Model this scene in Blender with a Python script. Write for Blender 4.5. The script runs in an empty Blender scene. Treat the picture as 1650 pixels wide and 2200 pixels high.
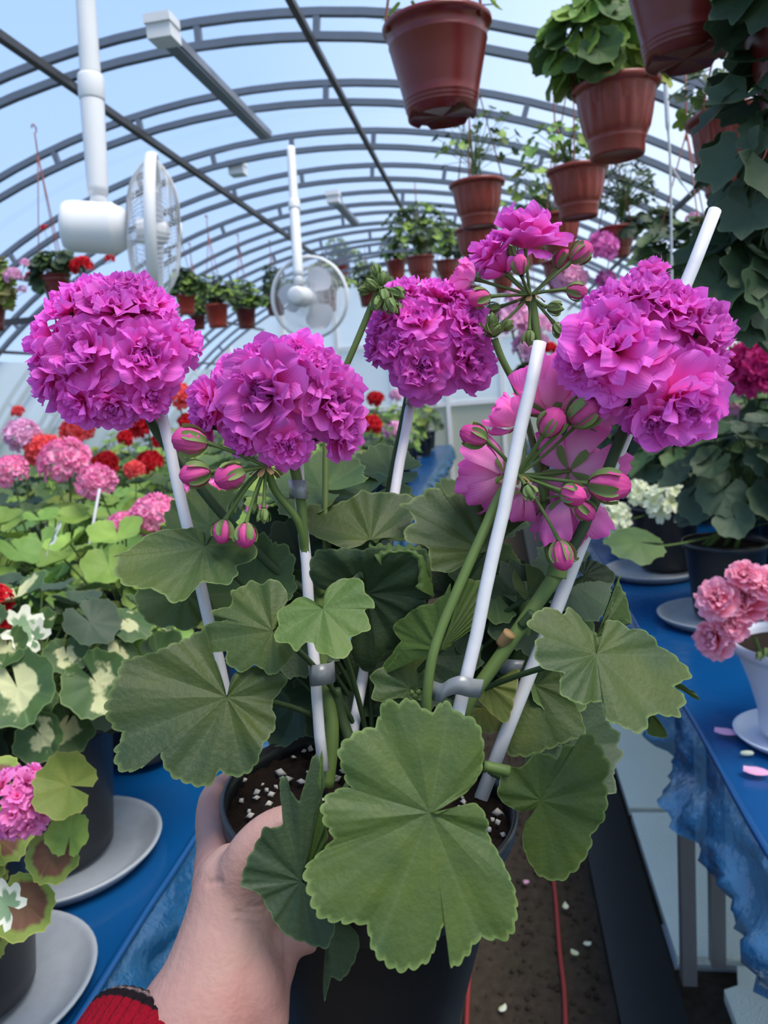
import bpy, math, random
import numpy as np
from mathutils import Matrix, Vector, noise

# ------------------------------------------------------------------ camera
SC = bpy.context.scene
F_PX, W_PX, H_PX, EYE = 1650.0, 1650.0, 2200.0, 1.45
RIGHT = Vector((0.98715981, 0.13898393, -0.07873358))
UP = Vector((0.05476396, 0.16855498, 0.98416977))
FWD = Vector((-0.15005472, 0.9758446, -0.15877939))
CAM = Vector((0, 0, EYE))
cd = bpy.data.cameras.new('camera'); cam = bpy.data.objects.new('camera', cd)
SC.collection.objects.link(cam); SC.camera = cam
cam.matrix_world = Matrix(((RIGHT.x, UP.x, -FWD.x, 0), (RIGHT.y, UP.y, -FWD.y, 0), (RIGHT.z, UP.z, -FWD.z, EYE), (0, 0, 0, 1)))
cd.sensor_width = 36; cd.lens = 27; cd.clip_start = 0.05; cd.clip_end = 400
cd.dof.use_dof = True; cd.dof.focus_distance = 0.45; cd.dof.aperture_fstop = 13

# ------------------------------------------------------------------ sky, sun, exposure
wd = bpy.data.worlds.new('sky'); SC.world = wd; wd.use_nodes = True
nt = wd.node_tree; nt.nodes.clear()
tc = nt.nodes.new('ShaderNodeTexCoord'); sx = nt.nodes.new('ShaderNodeSeparateXYZ')
nt.links.new(tc.outputs['Generated'], sx.inputs[0])
rz = nt.nodes.new('ShaderNodeValToRGB'); e = rz.color_ramp.elements
e[0].position = 0.0; e[0].color = (0.52, 0.69, 0.95, 1); e[1].position = 0.7; e[1].color = (0.27, 0.50, 0.95, 1)
nt.links.new(sx.outputs['Z'], rz.inputs[0])
rx = nt.nodes.new('ShaderNodeMapRange'); rx.inputs[1].default_value = -0.25; rx.inputs[2].default_value = 0.6
rx.inputs[3].default_value = 0.0; rx.inputs[4].default_value = 0.75
nt.links.new(sx.outputs['X'], rx.inputs[0])
mx = nt.nodes.new('ShaderNodeMixRGB'); mx.inputs[2].default_value = (1.25, 1.33, 1.45, 1)
nt.links.new(rx.outputs[0], mx.inputs[0]); nt.links.new(rz.outputs[0], mx.inputs[1])
bg = nt.nodes.new('ShaderNodeBackground'); bg.inputs[1].default_value = 0.76
nt.links.new(mx.outputs[0], bg.inputs[0])
wo = nt.nodes.new('ShaderNodeOutputWorld'); nt.links.new(bg.outputs[0], wo.inputs[0])
sd = bpy.data.lights.new('sun', 'SUN'); sd.energy = 3.3; sd.angle = math.radians(30); sd.color = (1.0, 0.91, 0.80)
sun = bpy.data.objects.new('sun', sd); SC.collection.objects.link(sun)
sun.rotation_euler = Vector((0.40, -0.26, 1.0)).to_track_quat('Z', 'Y').to_euler()
SC.view_settings.view_transform = 'Standard'; SC.view_settings.look = 'None'
SC.view_settings.gamma = 1; SC.view_settings.use_curve_mapping = False; SC.view_settings.exposure = 0.68
SC.cycles.transparent_max_bounces = 24; SC.cycles.max_bounces = 8

# ------------------------------------------------------------------ helpers
rnd = random.Random(7)
PI = math.pi
COL = SC.collection
WM = {}
def ray(x, y): return RIGHT * ((x - W_PX / 2) / F_PX) + UP * ((H_PX / 2 - y) / F_PX) + FWD
def P(x, y, d): return CAM + ray(x, y) * d                     # a point d metres in front of the lens
def PY(x, y, Y): r = ray(x, y); return CAM + r * (Y / r.y)      # a point Y metres down the greenhouse
def PZ(x, y, Z): r = ray(x, y); return CAM + r * ((Z - EYE) / r.z)
def frame(o, z, spin=0.0):
    z = z.normalized(); a = Vector((0, 0, 1)) if abs(z.z) < .95 else Vector((0, 1, 0))
    x = a.cross(z).normalized(); y = z.cross(x)
    m = Matrix(((x.x, y.x, z.x, o.x), (x.y, y.y, z.y, o.y), (x.z, y.z, z.z, o.z), (0, 0, 0, 1)))
    return m @ Matrix.Rotation(spin, 4, 'Z')
def T(x, y=None, z=None):
    return Matrix.Translation(x if y is None else (x, y, z))

class MB:
    def __init__(s): s.v = []; s.f = []; s.uv = []; s.m = []
    def add(s, vs, fs, uvs=None, mi=0, M=None):
        b = len(s.v)
        s.v += [tuple(M @ Vector(p)) for p in vs] if M is not None else [tuple(p) for p in vs]
        s.f += [tuple(i + b for i in q) for q in fs]; s.m += [mi] * len(fs)
        s.uv += list(uvs) if uvs else [(0, 0)] * len(vs)
        return s
    def box(s, lo, hi, mi=0, M=None):
        x0, y0, z0 = lo; x1, y1, z1 = hi
        vs = [(x0,y0,z0),(x1,y0,z0),(x1,y1,z0),(x0,y1,z0),(x0,y0,z1),(x1,y0,z1),(x1,y1,z1),(x0,y1,z1)]
        return s.add(vs, [(0,3,2,1),(4,5,6,7),(0,1,5,4),(1,2,6,5),(2,3,7,6),(3,0,4,7)], None, mi, M)
    def tube(s, pts, rad, n=6, mi=0, caps=True, up=None, uvs=False):
        pts = [Vector(p) for p in pts]; k = len(pts)
        if not hasattr(rad, '__len__'): rad = [rad] * k
        vs = []; fs = []; uv = []; px = None
        for i, p in enumerate(pts):
            t = (pts[min(i + 1, k - 1)] - pts[max(i - 1, 0)])
            t = t.normalized() if t.length > 1e-9 else Vector((0, 0, 1))
            if px is None:
                a = Vector(up) if up is not None else (Vector((0, 0, 1)) if abs(t.z) < .9 else Vector((0, 1, 0)))
                px = a.cross(t).normalized()
            px = (px - t * px.dot(t)).normalized(); py = t.cross(px)
            for j in range(n):
                q = 2 * PI * (j + .5) / n
                vs.append(p + px * (rad[i] * math.cos(q)) + py * (rad[i] * math.sin(q))); uv.append((i / (k - 1), j / n))
        for i in range(k - 1):
            for j in range(n):
                fs.append((i*n+j, i*n+(j+1) % n, (i+1)*n+(j+1) % n, (i+1)*n+j))
        if caps: fs += [tuple(range(n))[::-1], tuple((k-1)*n+j for j in range(n))]
        return s.add(vs, fs, uv, mi)
    def lathe(s, prof, n=24, mi=0, M=None, rib=None):
        vs = []; fs = []; uv = []
        for i, (r, z) in enumerate(prof):
            for j in range(n):
                q = 2 * PI * j / n; rr = r + (rib(i, j) if rib else 0)
                vs.append((rr * math.cos(q), rr * math.sin(q), z)); uv.append((j / n, i / len(prof)))
        for i in range(len(prof) - 1):
            for j in range(n): fs.append((i*n+j, i*n+(j+1) % n, (i+1)*n+(j+1) % n, (i+1)*n+j))
        return s.add(vs, fs, uv, mi, M)
    def grid(s, fn, nu, nv, mi=0, M=None):
        vs = []; uv = []; fs = []
        for i in range(nu + 1):
            for j in range(nv + 1):
                u, v = i / nu, j / nv; vs.append(fn(u, v)); uv.append((u, v))
        for i in range(nu):
            for j in range(nv):
                a = i * (nv + 1) + j; fs.append((a, a + nv + 1, a + nv + 2, a + 1))
        return s.add(vs, fs, uv, mi, M)
    def mesh(s, name, mats, smooth=True):
        me = bpy.data.meshes.new(name); me.from_pydata(s.v, [], s.f)
        for m in (mats if isinstance(mats, (list, tuple)) else [mats]): me.materials.append(m)
        if any(s.m): me.polygons.foreach_set('material_index', s.m)
        if smooth: me.polygons.foreach_set('use_smooth', [True] * len(s.f))
        ul = me.uv_layers.new(name='UVMap'); li = np.empty(len(me.loops), dtype=np.int32)
        me.loops.foreach_get('vertex_index', li)
        ul.data.foreach_set('uv', np.array(s.uv, dtype=np.float32)[li].ravel()); me.update()
        return me

def put(name, me, parent=None, M=None, kind=None, label=None):
    M = M if M is not None else Matrix.Identity(4)
    o = bpy.data.objects.new(name, me); COL.objects.link(o); WM[o.name] = M
    if parent is not None:
        o.parent = parent; o.matrix_basis = WM[parent.name].inverted() @ M
    else: o.matrix_basis = M
    if kind: o['kind'] = kind
    if label: o['label'] = label
    return o
def part(name, mb, mats, parent, M=None, smooth=True, **k): return put(name, mb.mesh(name, mats, smooth), parent, M, **k)
def tag(o, label, cat, group=None):
    o['label'] = label; o['category'] = cat
    if group: o['group'] = group
    return o
def thing(name, loc, label, cat, group=None): return tag(put(name, None, None, T(Vector(loc))), label, cat, group)
def struct(name, loc=(0, 0, 0)): return put(name, None, None, T(Vector(loc)), kind='structure')
def bez(a, b, c, n=8): return [a * (1-t)**2 + b * (2*t*(1-t)) + c * t*t for t in [i / n for i in range(n + 1)]]
def spline(pts, n=4):
    pts = [Vector(p) for p in pts]; q = [pts[0]] + pts + [pts[-1]]; out = []
    for i in range(1, len(q) - 2):
        for k in range(n):
            t = k / n; a, b, c, d = q[i-1], q[i], q[i+1], q[i+2]
            out.append(.5 * ((2*b) + (c-a)*t + (2*a-5*b+4*c-d)*t*t + (3*b-a-3*c+d)*t**3))
    return out + [pts[-1]]

# ------------------------------------------------------------------ materials
def lin(*c): return tuple(((x/255)/12.92 if x/255 <= .04045 else ((x/255+.055)/1.055)**2.4) for x in c)
class MAT:
    def __init__(s, name):
        s.m = bpy.data.materials.new(name); s.m.use_nodes = True; s.t = s.m.node_tree; s.t.nodes.clear()
        s.out = s.t.nodes.new('ShaderNodeOutputMaterial')
    def n(s, ty, **k):
        o = s.t.nodes.new(ty)
        for a, b in k.items():
            if a.startswith('i_'): o.inputs[int(a[2:]) if a[2:].isdigit() else a[2:].replace('_', ' ')].default_value = b
            else: setattr(o, a, b)
        return o
    def l(s, a, b): s.t.links.new(a, b)
    def ramp(s, src, stops):
        r = s.n('ShaderNodeValToRGB'); el = r.color_ramp.elements
        while len(el) < len(stops): el.new(.5)
        for q, (p, c) in zip(el, stops): q.position = p; q.color = (*c, 1) if len(c) == 3 else c
        s.l(src, r.inputs[0]); return r.outputs[0]
    def noise(s, scale, detail=3, coord='Object', rough=.5, vary=False):
        tcx = s.n('ShaderNodeTexCoord'); nz = s.n('ShaderNodeTexNoise', noise_dimensions='4D' if vary else '3D'); nz.inputs['Scale'].default_value = scale
        if vary:
            k = s.n('ShaderNodeMath', operation='MULTIPLY', i_1=40.0); s.l(s.n('ShaderNodeObjectInfo').outputs['Random'], k.inputs[0]); s.l(k.outputs[0], nz.inputs['W'])
        nz.inputs['Detail'].default_value = detail; nz.inputs['Roughness'].default_value = rough
        s.l(tcx.outputs[coord], nz.inputs['Vector']); return nz.outputs[0]
    def mix(s, fac, a, b, mode='MIX'):
        m = s.n('ShaderNodeMixRGB', blend_type=mode)
        for k, v in ((0, fac), (1, a), (2, b)):
            if hasattr(v, 'node'): s.l(v, m.inputs[k])
            else: m.inputs[k].default_value = v if k == 0 else (*v, 1)
        return m.outputs[0]
    def bsdf(s, col, rough=.5, spec=.5, metal=0, bump=None, bd=.1, transl=0, sss=0):
        p = s.n('ShaderNodeBsdfPrincipled')
        if hasattr(col, 'node'): s.l(col, p.inputs['Base Color'])
        else: p.inputs['Base Color'].default_value = (*col, 1)
        p.inputs['Roughness'].default_value = rough; p.inputs['Specular IOR Level'].default_value = spec; p.inputs['Metallic'].default_value = metal
        if sss: p.inputs['Subsurface Weight'].default_value = sss; p.inputs['Subsurface Scale'].default_value = .004; p.inputs['Subsurface Radius'].default_value = (1, .4, .25)
        if bump is not None:
            b = s.n('ShaderNodeBump'); b.inputs['Strength'].default_value = bd; b.inputs['Distance'].default_value = .01
            s.l(bump, b.inputs['Height']); s.l(b.outputs[0], p.inputs['Normal'])
        o = p.outputs[0]
        if transl:
            t = s.n('ShaderNodeBsdfTranslucent'); x = s.n('ShaderNodeMixShader'); x.inputs[0].default_value = transl
            if hasattr(col, 'node'): s.l(col, t.inputs[0])
            else: t.inputs[0].default_value = (*col, 1)
            s.l(o, x.inputs[1]); s.l(t.outputs[0], x.inputs[2]); o = x.outputs[0]
        s.l(o, s.out.inputs[0]); return s.m
def plain(name, rgb, rough=.5, spec=.5, metal=0, nscale=0, namt=.2, bump=0, transl=0):
    q = MAT(name); c = lin(*rgb); b = None
    if nscale:
        nz = q.noise(nscale); c = q.mix(nz, tuple(x * (1 - namt) for x in c), tuple(min(1, x * (1 + namt)) for x in c)); b = nz if bump else None
    return q.bsdf(c, rough, spec, metal, b, bump, transl)
def uvsep(q):
    t = q.n('ShaderNodeUVMap'); s = q.n('ShaderNodeSeparateXYZ'); q.l(t.outputs[0], s.inputs[0]); return s.outputs[0], s.outputs[1]
def objrand(q): return q.n('ShaderNodeObjectInfo').outputs['Random']
def petal_mat(name, inner, mid, edge, transl=.3, var=.12, streak=True):
    q = MAT(name); u, v = uvsep(q)
    c = q.ramp(u, [(0.05, lin(*inner)), (.5, lin(*mid)), (.97, lin(*edge))])
    nz = q.noise(2.2, 3, vary=True); c = q.mix(q.ramp(nz, [(.35, (0,)*3), (.7, (.45,)*3)]), c, lin(*edge))
    h = q.n('ShaderNodeHueSaturation'); r = q.n('ShaderNodeMapRange', i_3=1-var, i_4=1+var); q.l(objrand(q), r.inputs[0]); q.l(r.outputs[0], h.inputs['Value']); q.l(c, h.inputs['Color'])
    w = q.n('ShaderNodeTexWave', bands_direction='Y'); w.inputs['Scale'].default_value = 5; w.inputs['Distortion'].default_value = 2.5
    t = q.n('ShaderNodeUVMap'); q.l(t.outputs[0], w.inputs[0])
    return q.bsdf(h.outputs[0], .62, .25, 0, w.outputs[1], .10, transl)
def leaf_mat(name, base, tint, vein, margin, zone=None, blotch=None, rough=.55, transl=.2, var=.22, ns=1.3):
    q = MAT(name); u, v = uvsep(q)
    c = q.mix(q.ramp(q.noise(ns, 3, vary=True), [(.32, (0,)*3), (.68, (1,)*3)]), lin(*base), lin(*tint))
    if zone:                                      # a dark horseshoe band or a dark heart
        nz = q.noise(3.5, 2, vary=True); a = q.n('ShaderNodeMath', operation='MULTIPLY_ADD', i_1=.16, i_2=-.08); q.l(nz, a.inputs[0])
        b = q.n('ShaderNodeMath', operation='ADD'); q.l(u, b.inputs[0]); q.l(a.outputs[0], b.inputs[1])
        c = q.mix(q.ramp(b.outputs[0], zone[1]), c, lin(*zone[0]))
    if blotch:                                    # cream patches at the heart of a variegated leaf
        nz = q.noise(1.5, 3, vary=True); a = q.n('ShaderNodeMath', operation='MULTIPLY_ADD', i_1=2.6, i_2=-1.3); q.l(nz, a.inputs[0])
        b = q.n('ShaderNodeMath', operation='ADD'); q.l(u, b.inputs[0]); q.l(a.outputs[0], b.inputs[1])
        c = q.mix(q.ramp(b.outputs[0], [(blotch[1], (1,)*3), (blotch[1] + .16, (0,)*3)]), c, lin(*blotch[0]))
    c = q.mix(q.ramp(v, [(0, (.30,)*3), (.09, (.06,)*3), (.2, (0,)*3)]), c, lin(*vein))
    c = q.mix(q.ramp(u, [(.955, (0,)*3), (.995, (.6,)*3)]), c, lin(*margin))
    h = q.n('ShaderNodeHueSaturation'); r = q.n('ShaderNodeMapRange', i_3=1-var, i_4=1+var); q.l(objrand(q), r.inputs[0]); q.l(r.outputs[0], h.inputs['Value']); q.l(c, h.inputs['Color'])
    return q.bsdf(h.outputs[0], rough, .35, 0, q.noise(ns * 14, 3), .10, transl)

M = {}
M['steel'] = plain('painted_steel', (104, 112, 124), .45, .5, .25, 30, .12)
M['steel_dark'] = plain('dark_steel', (62, 62, 66), .5, .4, .1, 30, .2)
M['lampgrey'] = plain('lamp_grey', (112, 118, 130), .4)
M['white'] = plain('white_plastic', (226, 226, 228), .32, .5, 0, 14, .05)
M['white_blade'] = plain('frosted_blade', (222, 222, 228), .4, .4, transl=.35)
M['stake'] = plain('white_stake', (206, 204, 208), .45, .4, 0, 60, .08, .05)
M['clip'] = plain('grey_clip', (118, 122, 124), .3, .6)
M['black'] = plain('black_plastic', (22, 24, 28), .38, .5, 0, 20, .3)
M['terra'] = plain('terracotta_plastic', (132, 50, 40), .36, .5, 0, 8, .15)
M['terra_red'] = plain('glossy_terracotta', (106, 26, 24), .3, .5, 0, 8, .15)
M['terra_dark'] = plain('brown_plastic', (104, 32, 28), .34, .5, 0, 8, .15)
M['red_plastic'] = plain('brick_red_plastic', (160, 52, 36), .4)
M['greypl'] = plain('grey_plastic', (150, 156, 164), .4, .5, 0, 10, .1)
M['whitepot'] = plain('white_pot_plastic', (205, 208, 222), .35)
M['soil'] = plain('potting_soil', (48, 38, 32), .95, .1, 0, 120, .6, .6)
M['perlite'] = plain('perlite', (205, 198, 186), .9, .1)
M['stem'] = plain('stem_green', (84, 104, 52), .55, .3, 0, 60, .2)
M['stem_dark'] = plain('stem_dark', (50, 68, 38), .6, .3, 0, 60, .25)
M['stem_brown'] = plain('bract_brown', (150, 120, 84), .7, .2, 0, 80, .25)
M['stem_red'] = plain('stem_red', (150, 96, 84), .6, .3, 0, 60, .2)
M['twine'] = plain('white_twine', (232, 234, 238), .5, .4, transl=.3)
M['hangrod'] = plain('brown_hanger', (122, 60, 48), .45)
M['dry'] = plain('dry_foliage', (150, 146, 96), .8, .2, 0, 30, .3, transl=.2)
M['skin'] = None
G = dict(vein=(150, 170, 110), margin=(150, 172, 100))
HL = dict(ns=24)
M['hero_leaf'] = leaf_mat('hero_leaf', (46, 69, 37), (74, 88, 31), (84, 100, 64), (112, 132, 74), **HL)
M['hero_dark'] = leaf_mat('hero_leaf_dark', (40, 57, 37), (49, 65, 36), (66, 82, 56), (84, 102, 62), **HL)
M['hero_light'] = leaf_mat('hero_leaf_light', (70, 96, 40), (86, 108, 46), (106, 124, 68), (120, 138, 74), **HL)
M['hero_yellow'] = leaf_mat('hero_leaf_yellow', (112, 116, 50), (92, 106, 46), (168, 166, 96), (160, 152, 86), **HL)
M['leaf'] = leaf_mat('geranium_leaf', (64, 90, 52), (84, 106, 54), (108, 126, 82), (126, 146, 84))
M['leaf_light'] = leaf_mat('young_leaf', (108, 146, 66), (120, 156, 76), (160, 184, 110), (160, 186, 100))
M['leaf_yellow'] = leaf_mat('ageing_leaf', (136, 144, 60), (110, 130, 54), (176, 176, 100), (170, 160, 90))
M['leaf_grey'] = leaf_mat('greyish_leaf', (70, 86, 66), (60, 78, 56), (92, 108, 84), (102, 118, 88))
M['leaf_dark'] = leaf_mat('dark_leaf', (46, 64, 42), (56, 76, 46), (80, 96, 68), (86, 104, 68))
M['leaf_mass'] = leaf_mat('bed_leaf', (112, 142, 58), (138, 164, 74), (150, 178, 104), (140, 168, 92))
M['leaf_varieg'] = leaf_mat('variegated_leaf', (58, 84, 50), (76, 102, 52), (150, 166, 120), (140, 160, 100), blotch=((190, 190, 142), .34))
M['leaf_zonal'] = leaf_mat('zonal_leaf', (132, 146, 64), (112, 134, 58), (140, 120, 80), (186, 190, 96), zone=((104, 66, 48), [(.0, (.9,)*3), (.66, (1,)*3), (.80, (0,)*3)]))
M['leaf_white'] = leaf_mat('white_edged_leaf', (132, 156, 120), (110, 142, 104), (180, 190, 160), (226, 226, 204), zone=((228, 226, 206), [(.0, (0,)*3), (.55, (0,)*3), (.7, (1,)*3), (1, (1,)*3)]))
PET = {}
PET['magenta'] = petal_mat('magenta_petal', (252, 78, 158), (246, 90, 194), (236, 118, 222), .42, .16)
PET['lilac'] = petal_mat('lilac_petal', (252, 200, 226), (248, 152, 212), (242, 112, 200), .4)
PET['bud'] = petal_mat('bud_petal', (238, 168, 186), (226, 96, 160), (202, 56, 142))
PET['pinkwhite'] = petal_mat('pink_and_white_petal', (254, 240, 244), (251, 208, 226), (242, 116, 180))
PET['pink'] = petal_mat('pink_petal', (236, 96, 160), (244, 132, 196), (242, 140, 206))
PET['rose'] = petal_mat('rose_petal', (238, 70, 104), (246, 120, 150), (248, 180, 204))
PET['pale'] = petal_mat('pale_pink_petal', (240, 170, 204), (240, 190, 220), (238, 176, 216))
PET['coral'] = petal_mat('coral_petal', (226, 60, 70), (238, 78, 84), (240, 96, 100))
PET['red'] = petal_mat('red_petal', (186, 18, 30), (208, 24, 38), (214, 34, 48))
PET['crimson'] = petal_mat('crimson_petal', (170, 18, 84), (196, 28, 110), (206, 44, 128))
PET['cream'] = petal_mat('cream_petal', (214, 222, 150), (238, 240, 206), (240, 244, 222))
PET['orchid'] = petal_mat('orchid_petal', (222, 90, 180), (228, 120, 200), (232, 140, 210))

# ------------------------------------------------------------------ greenhouse shell
XC, ZC, RO, RI = -1.0, EYE - 2.37, 3.74, 3.66
ARCH_Y = [2.95 + .67 * k for k in range(-4, 10)]
Y0, Y1 = -1.2, 9.35
def arc(a, r): return XC + r * math.cos(a), ZC + r * math.sin(a)
A_LO = math.asin((0.0 - ZC) / RO)                               # where the arch meets the ground
A_WALL = math.asin((1.9 - ZC) / RO)                            # top of the lower side walls
def film_mat(name, tint, tr, diff, rough=.35, transl=.5, pat=None):
    q = MAT(name)
    a = q.n('ShaderNodeBsdfTransparent'); a.inputs[0].default_value = (*tint, 1)
    t = q.n('ShaderNodeBsdfTranslucent'); d = q.n('ShaderNodeBsdfPrincipled'); d.inputs['Roughness'].default_value = rough
    c = q.mix(q.noise(1.3, 3), tuple(x * .85 for x in diff), diff)
    q.l(c, t.inputs[0]); q.l(c, d.inputs['Base Color'])
    m1 = q.n('ShaderNodeMixShader'); m1.inputs[0].default_value = transl; q.l(d.outputs[0], m1.inputs[1]); q.l(t.outputs[0], m1.inputs[2])
    m2 = q.n('ShaderNodeMixShader'); q.l(a.outputs[0], m2.inputs[1]); q.l(m1.outputs[0], m2.inputs[2])
    nz = q.noise(.9, 4); mr = q.n('ShaderNodeMapRange', i_1=.3, i_2=.7, i_3=1 - tr - .06, i_4=1 - tr + .06); q.l(nz, mr.inputs[0]); fac = mr.outputs[0]
    if pat:
        w = q.n('ShaderNodeTexWave', bands_direction='Z'); w.inputs['Scale'].default_value = pat; tcx = q.n('ShaderNodeTexCoord'); q.l(tcx.outputs['Object'], w.inputs[0])
        fac = q.mix(.35, fac, w.outputs[0])
    q.l(fac, m2.inputs[0]); q.l(m2.outputs[0], q.out.inputs[0]); return q.m
M['roof'] = film_mat('roof_polycarbonate', (.94, .97, 1.0), .86, (.62, .74, .90))
M['sidewall'] = film_mat('clouded_side_film', (.86, .92, .92), .22, (.74, .78, .74), .5, .6)
M['net'] = film_mat('green_shade_net', (.84, .93, .88), .48, (.70, .80, .70), .7, .6, 14)
M['endlow'] = film_mat('clouded_end_panel', (.9, .92, .88), .14, (.66, .66, .58), .5, .55)
M['endhigh'] = film_mat('clear_end_panel', (.95, .98, 1.0), .30, (.90, .93, .96), .4, .6)
M['film'] = None

ceil = struct('ceiling')
bays = [Y0 + (Y1 - Y0) * k / 6 for k in range(7)]
for k in range(6):
    def fn(u, v, k=k):
        a = A_WALL + (PI - 2 * A_WALL) * u; x, z = arc(a, RO + .03 + .006 * (k % 2)); return (x, bays[k] - .03 + (bays[k + 1] - bays[k] + .06) * v, z)
    part('roof_panel', MB().grid(fn, 48, 2), M['roof'], ceil)
for side, nm, mt in ((0, 'wall_left', 'sidewall'), (1, 'wall_right', 'net')):
    w = struct(nm)
    for k in range(6):
        def fn(u, v, k=k):
            a = A_LO - .02 + (A_WALL - A_LO + .03) * u; a = PI - a if side == 0 else a
            x, z = arc(a, RI - .035); return (x, bays[k] + (bays[k + 1] - bays[k] - .004) * v, z)
        part('wall_panel', MB().grid(fn, 10, 2), M[mt], w)
# trussed arches: two bent tubes joined by short struts
sq = .0155
outer, inner = MB(), MB()
N_A = 64
def bow(r, s): return [(arc(A_LO + (PI - 2 * A_LO) * i / N_A, r)[0], 0, arc(A_LO + (PI - 2 * A_LO) * i / N_A, r)[1]) for i in range(N_A + 1)]
om = MB().tube(bow(RO, sq), sq * 1.2, 4, up=(0, 1, 0)).mesh('outer_tube', M['steel'], False)
im = MB().tube(bow(RI, sq), sq * 1.2, 4, up=(0, 1, 0)).mesh('inner_tube', M['steel'], False)
st = MB().box((-.012, -.012, 0), (.012, .012, RO - RI)).mesh('strut', M['steel'], False)
for k, y in enumerate(ARCH_Y):
    tr = struct('trim_%d' % (k + 1), (0, y, 0))
    put('outer_tube', om, tr, T(0, y, 0)); put('inner_tube', im, tr, T(0, y, 0))
    for i in range(1, 22):
        a = A_LO + (PI - 2 * A_LO) * (i + (.25 if k % 2 else .0)) / 22
        x, z = arc(a, RI); put('strut', st, tr, T(x, y, z) @ Matrix.Rotation(PI / 2 - a, 4, 'Y'))
# purlins that run the length of the house
tn = len(ARCH_Y)
for xx, rr in ((-1.52, .02), (-.57, .016), (.9, .014), (-2.75, .016), (-3.3, .014)):
    z = ZC + math.sqrt(RI ** 2 - (xx - XC) ** 2) - .03; tn += 1
    tr = struct('trim_%d' % tn, (xx, 0, z))
    part('purlin', MB().tube([(xx, Y0, z), (xx, Y1, z)], rr, 4), M['steel_dark'], tr, smooth=False)
# end wall
ew = struct('wall_back', (XC, Y1, 0))
def chord(x): return ZC + math.sqrt(max(.01, RO ** 2 - (x - XC) ** 2))
zs = 1.20
xs = [-4.55, -3.9, -3.2, -2.5, -1.85, -1.2, -.55, .1, .75, 1.4, 2.0, 2.52]
for a, b in zip(xs, xs[1:]):
    part('lower_panel', MB().box((a + .02, Y1 - .01, .02), (b - .02, Y1, zs - .02)), M['endlow'], ew, smooth=False)
    lo = zs + .02
    mid = 1.95
    if min(chord(a), chord(b)) > mid: 
        part('middle_panel', MB().box((a + .02, Y1 - .01, lo), (b - .02, Y1, mid - .02)), M['endhigh'], ew, smooth=False)
        lo = mid + .02
    ca, cb, cm = chord(a), chord(b), chord((a + b) / 2)
    if max(ca, cb) > lo + .05:
        part('upper_panel', MB().add([(a + .02, Y1, lo), (b - .02, Y1, lo), (b - .02, Y1, max(lo, cb)), ((a + b) / 2, Y1, max(lo, cm)), (a + .02, Y1, max(lo, ca))], [(0, 1, 2, 3, 4)]), M['endhigh'], ew, smooth=False)
for x in xs[1:-1]: part('post', MB().box((x - .025, Y1 - .05, 0), (x + .025, Y1 + .01, chord(x))), M['white'], ew, smooth=False)
for z in (zs, 1.95): part('rail', MB().box((XC - math.sqrt(RO ** 2 - (z - ZC) ** 2), Y1 - .045, z - .025), (XC + math.sqrt(RO ** 2 - (z - ZC) ** 2), Y1 - .005, z + .025)), M['white'], ew, smooth=False)

# ------------------------------------------------------------------ ground
def soil_mat():
    q = MAT('path_soil'); n1 = q.noise(38, 5, rough=.7); n2 = q.noise(9, 3)
    c = q.mix(n1, lin(22, 18, 16), lin(86, 74, 62)); c = q.mix(q.ramp(n2, [(.45, (0,)*3), (.7, (.5,)*3)]), c, lin(64, 60, 46))
    return q.bsdf(c, .95, .15, 0, n1, .8)
M['path'] = soil_mat()
fl = struct('floor')
def soilz(u, v):
    x, y = -4.8 + 7.6 * u, Y0 - .3 + (Y1 - Y0 + .6) * v
    near = abs(x + .05) < .5 and y < 4
    return (x, y, (.014 * noise.noise((x * 14, y * 14, 0)) + .008 * noise.noise((x * 41, y * 41, 3))) if near else 0)
part('soil_ground', MB().grid(soilz, 304, 190), M['path'], fl)
part('outside_ground', MB().box((-60, -40, -.3), (60, 90, -.06)), plain('outside_turf', (96, 110, 84), .9, .1, 0, 2, .3), fl, smooth=False)
cl = MB()
for i in range(900):
    x, y = rnd.uniform(-.4, .185), rnd.uniform(1.2, 3.2); s = rnd.uniform(.004, .013)
    vs = [(x + s * rnd.uniform(.6, 1) * dx, y + s * rnd.uniform(.6, 1) * dy, .004 + s * dz) for dx, dy, dz in ((1, 0, 0), (0, 1, 0), (-1, 0, 0), (0, -1, 0), (.1, .1, .9))]
    cl.add(vs, [(0, 1, 4), (1, 2, 4), (2, 3, 4), (3, 0, 4)])
tag(part('soil_clods', cl, M['path'], None, smooth=False, kind='stuff'), 'loose dark soil clods strewn along the path', 'soil')
# black edging board along the path
tag(part('path_edging', MB().box((.20, -1.0, 0), (.345, 9.25, .035)), M['black'], None, smooth=False), 'long black plastic edging strip between the soil path and pale foam sheets', 'edging')
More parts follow.
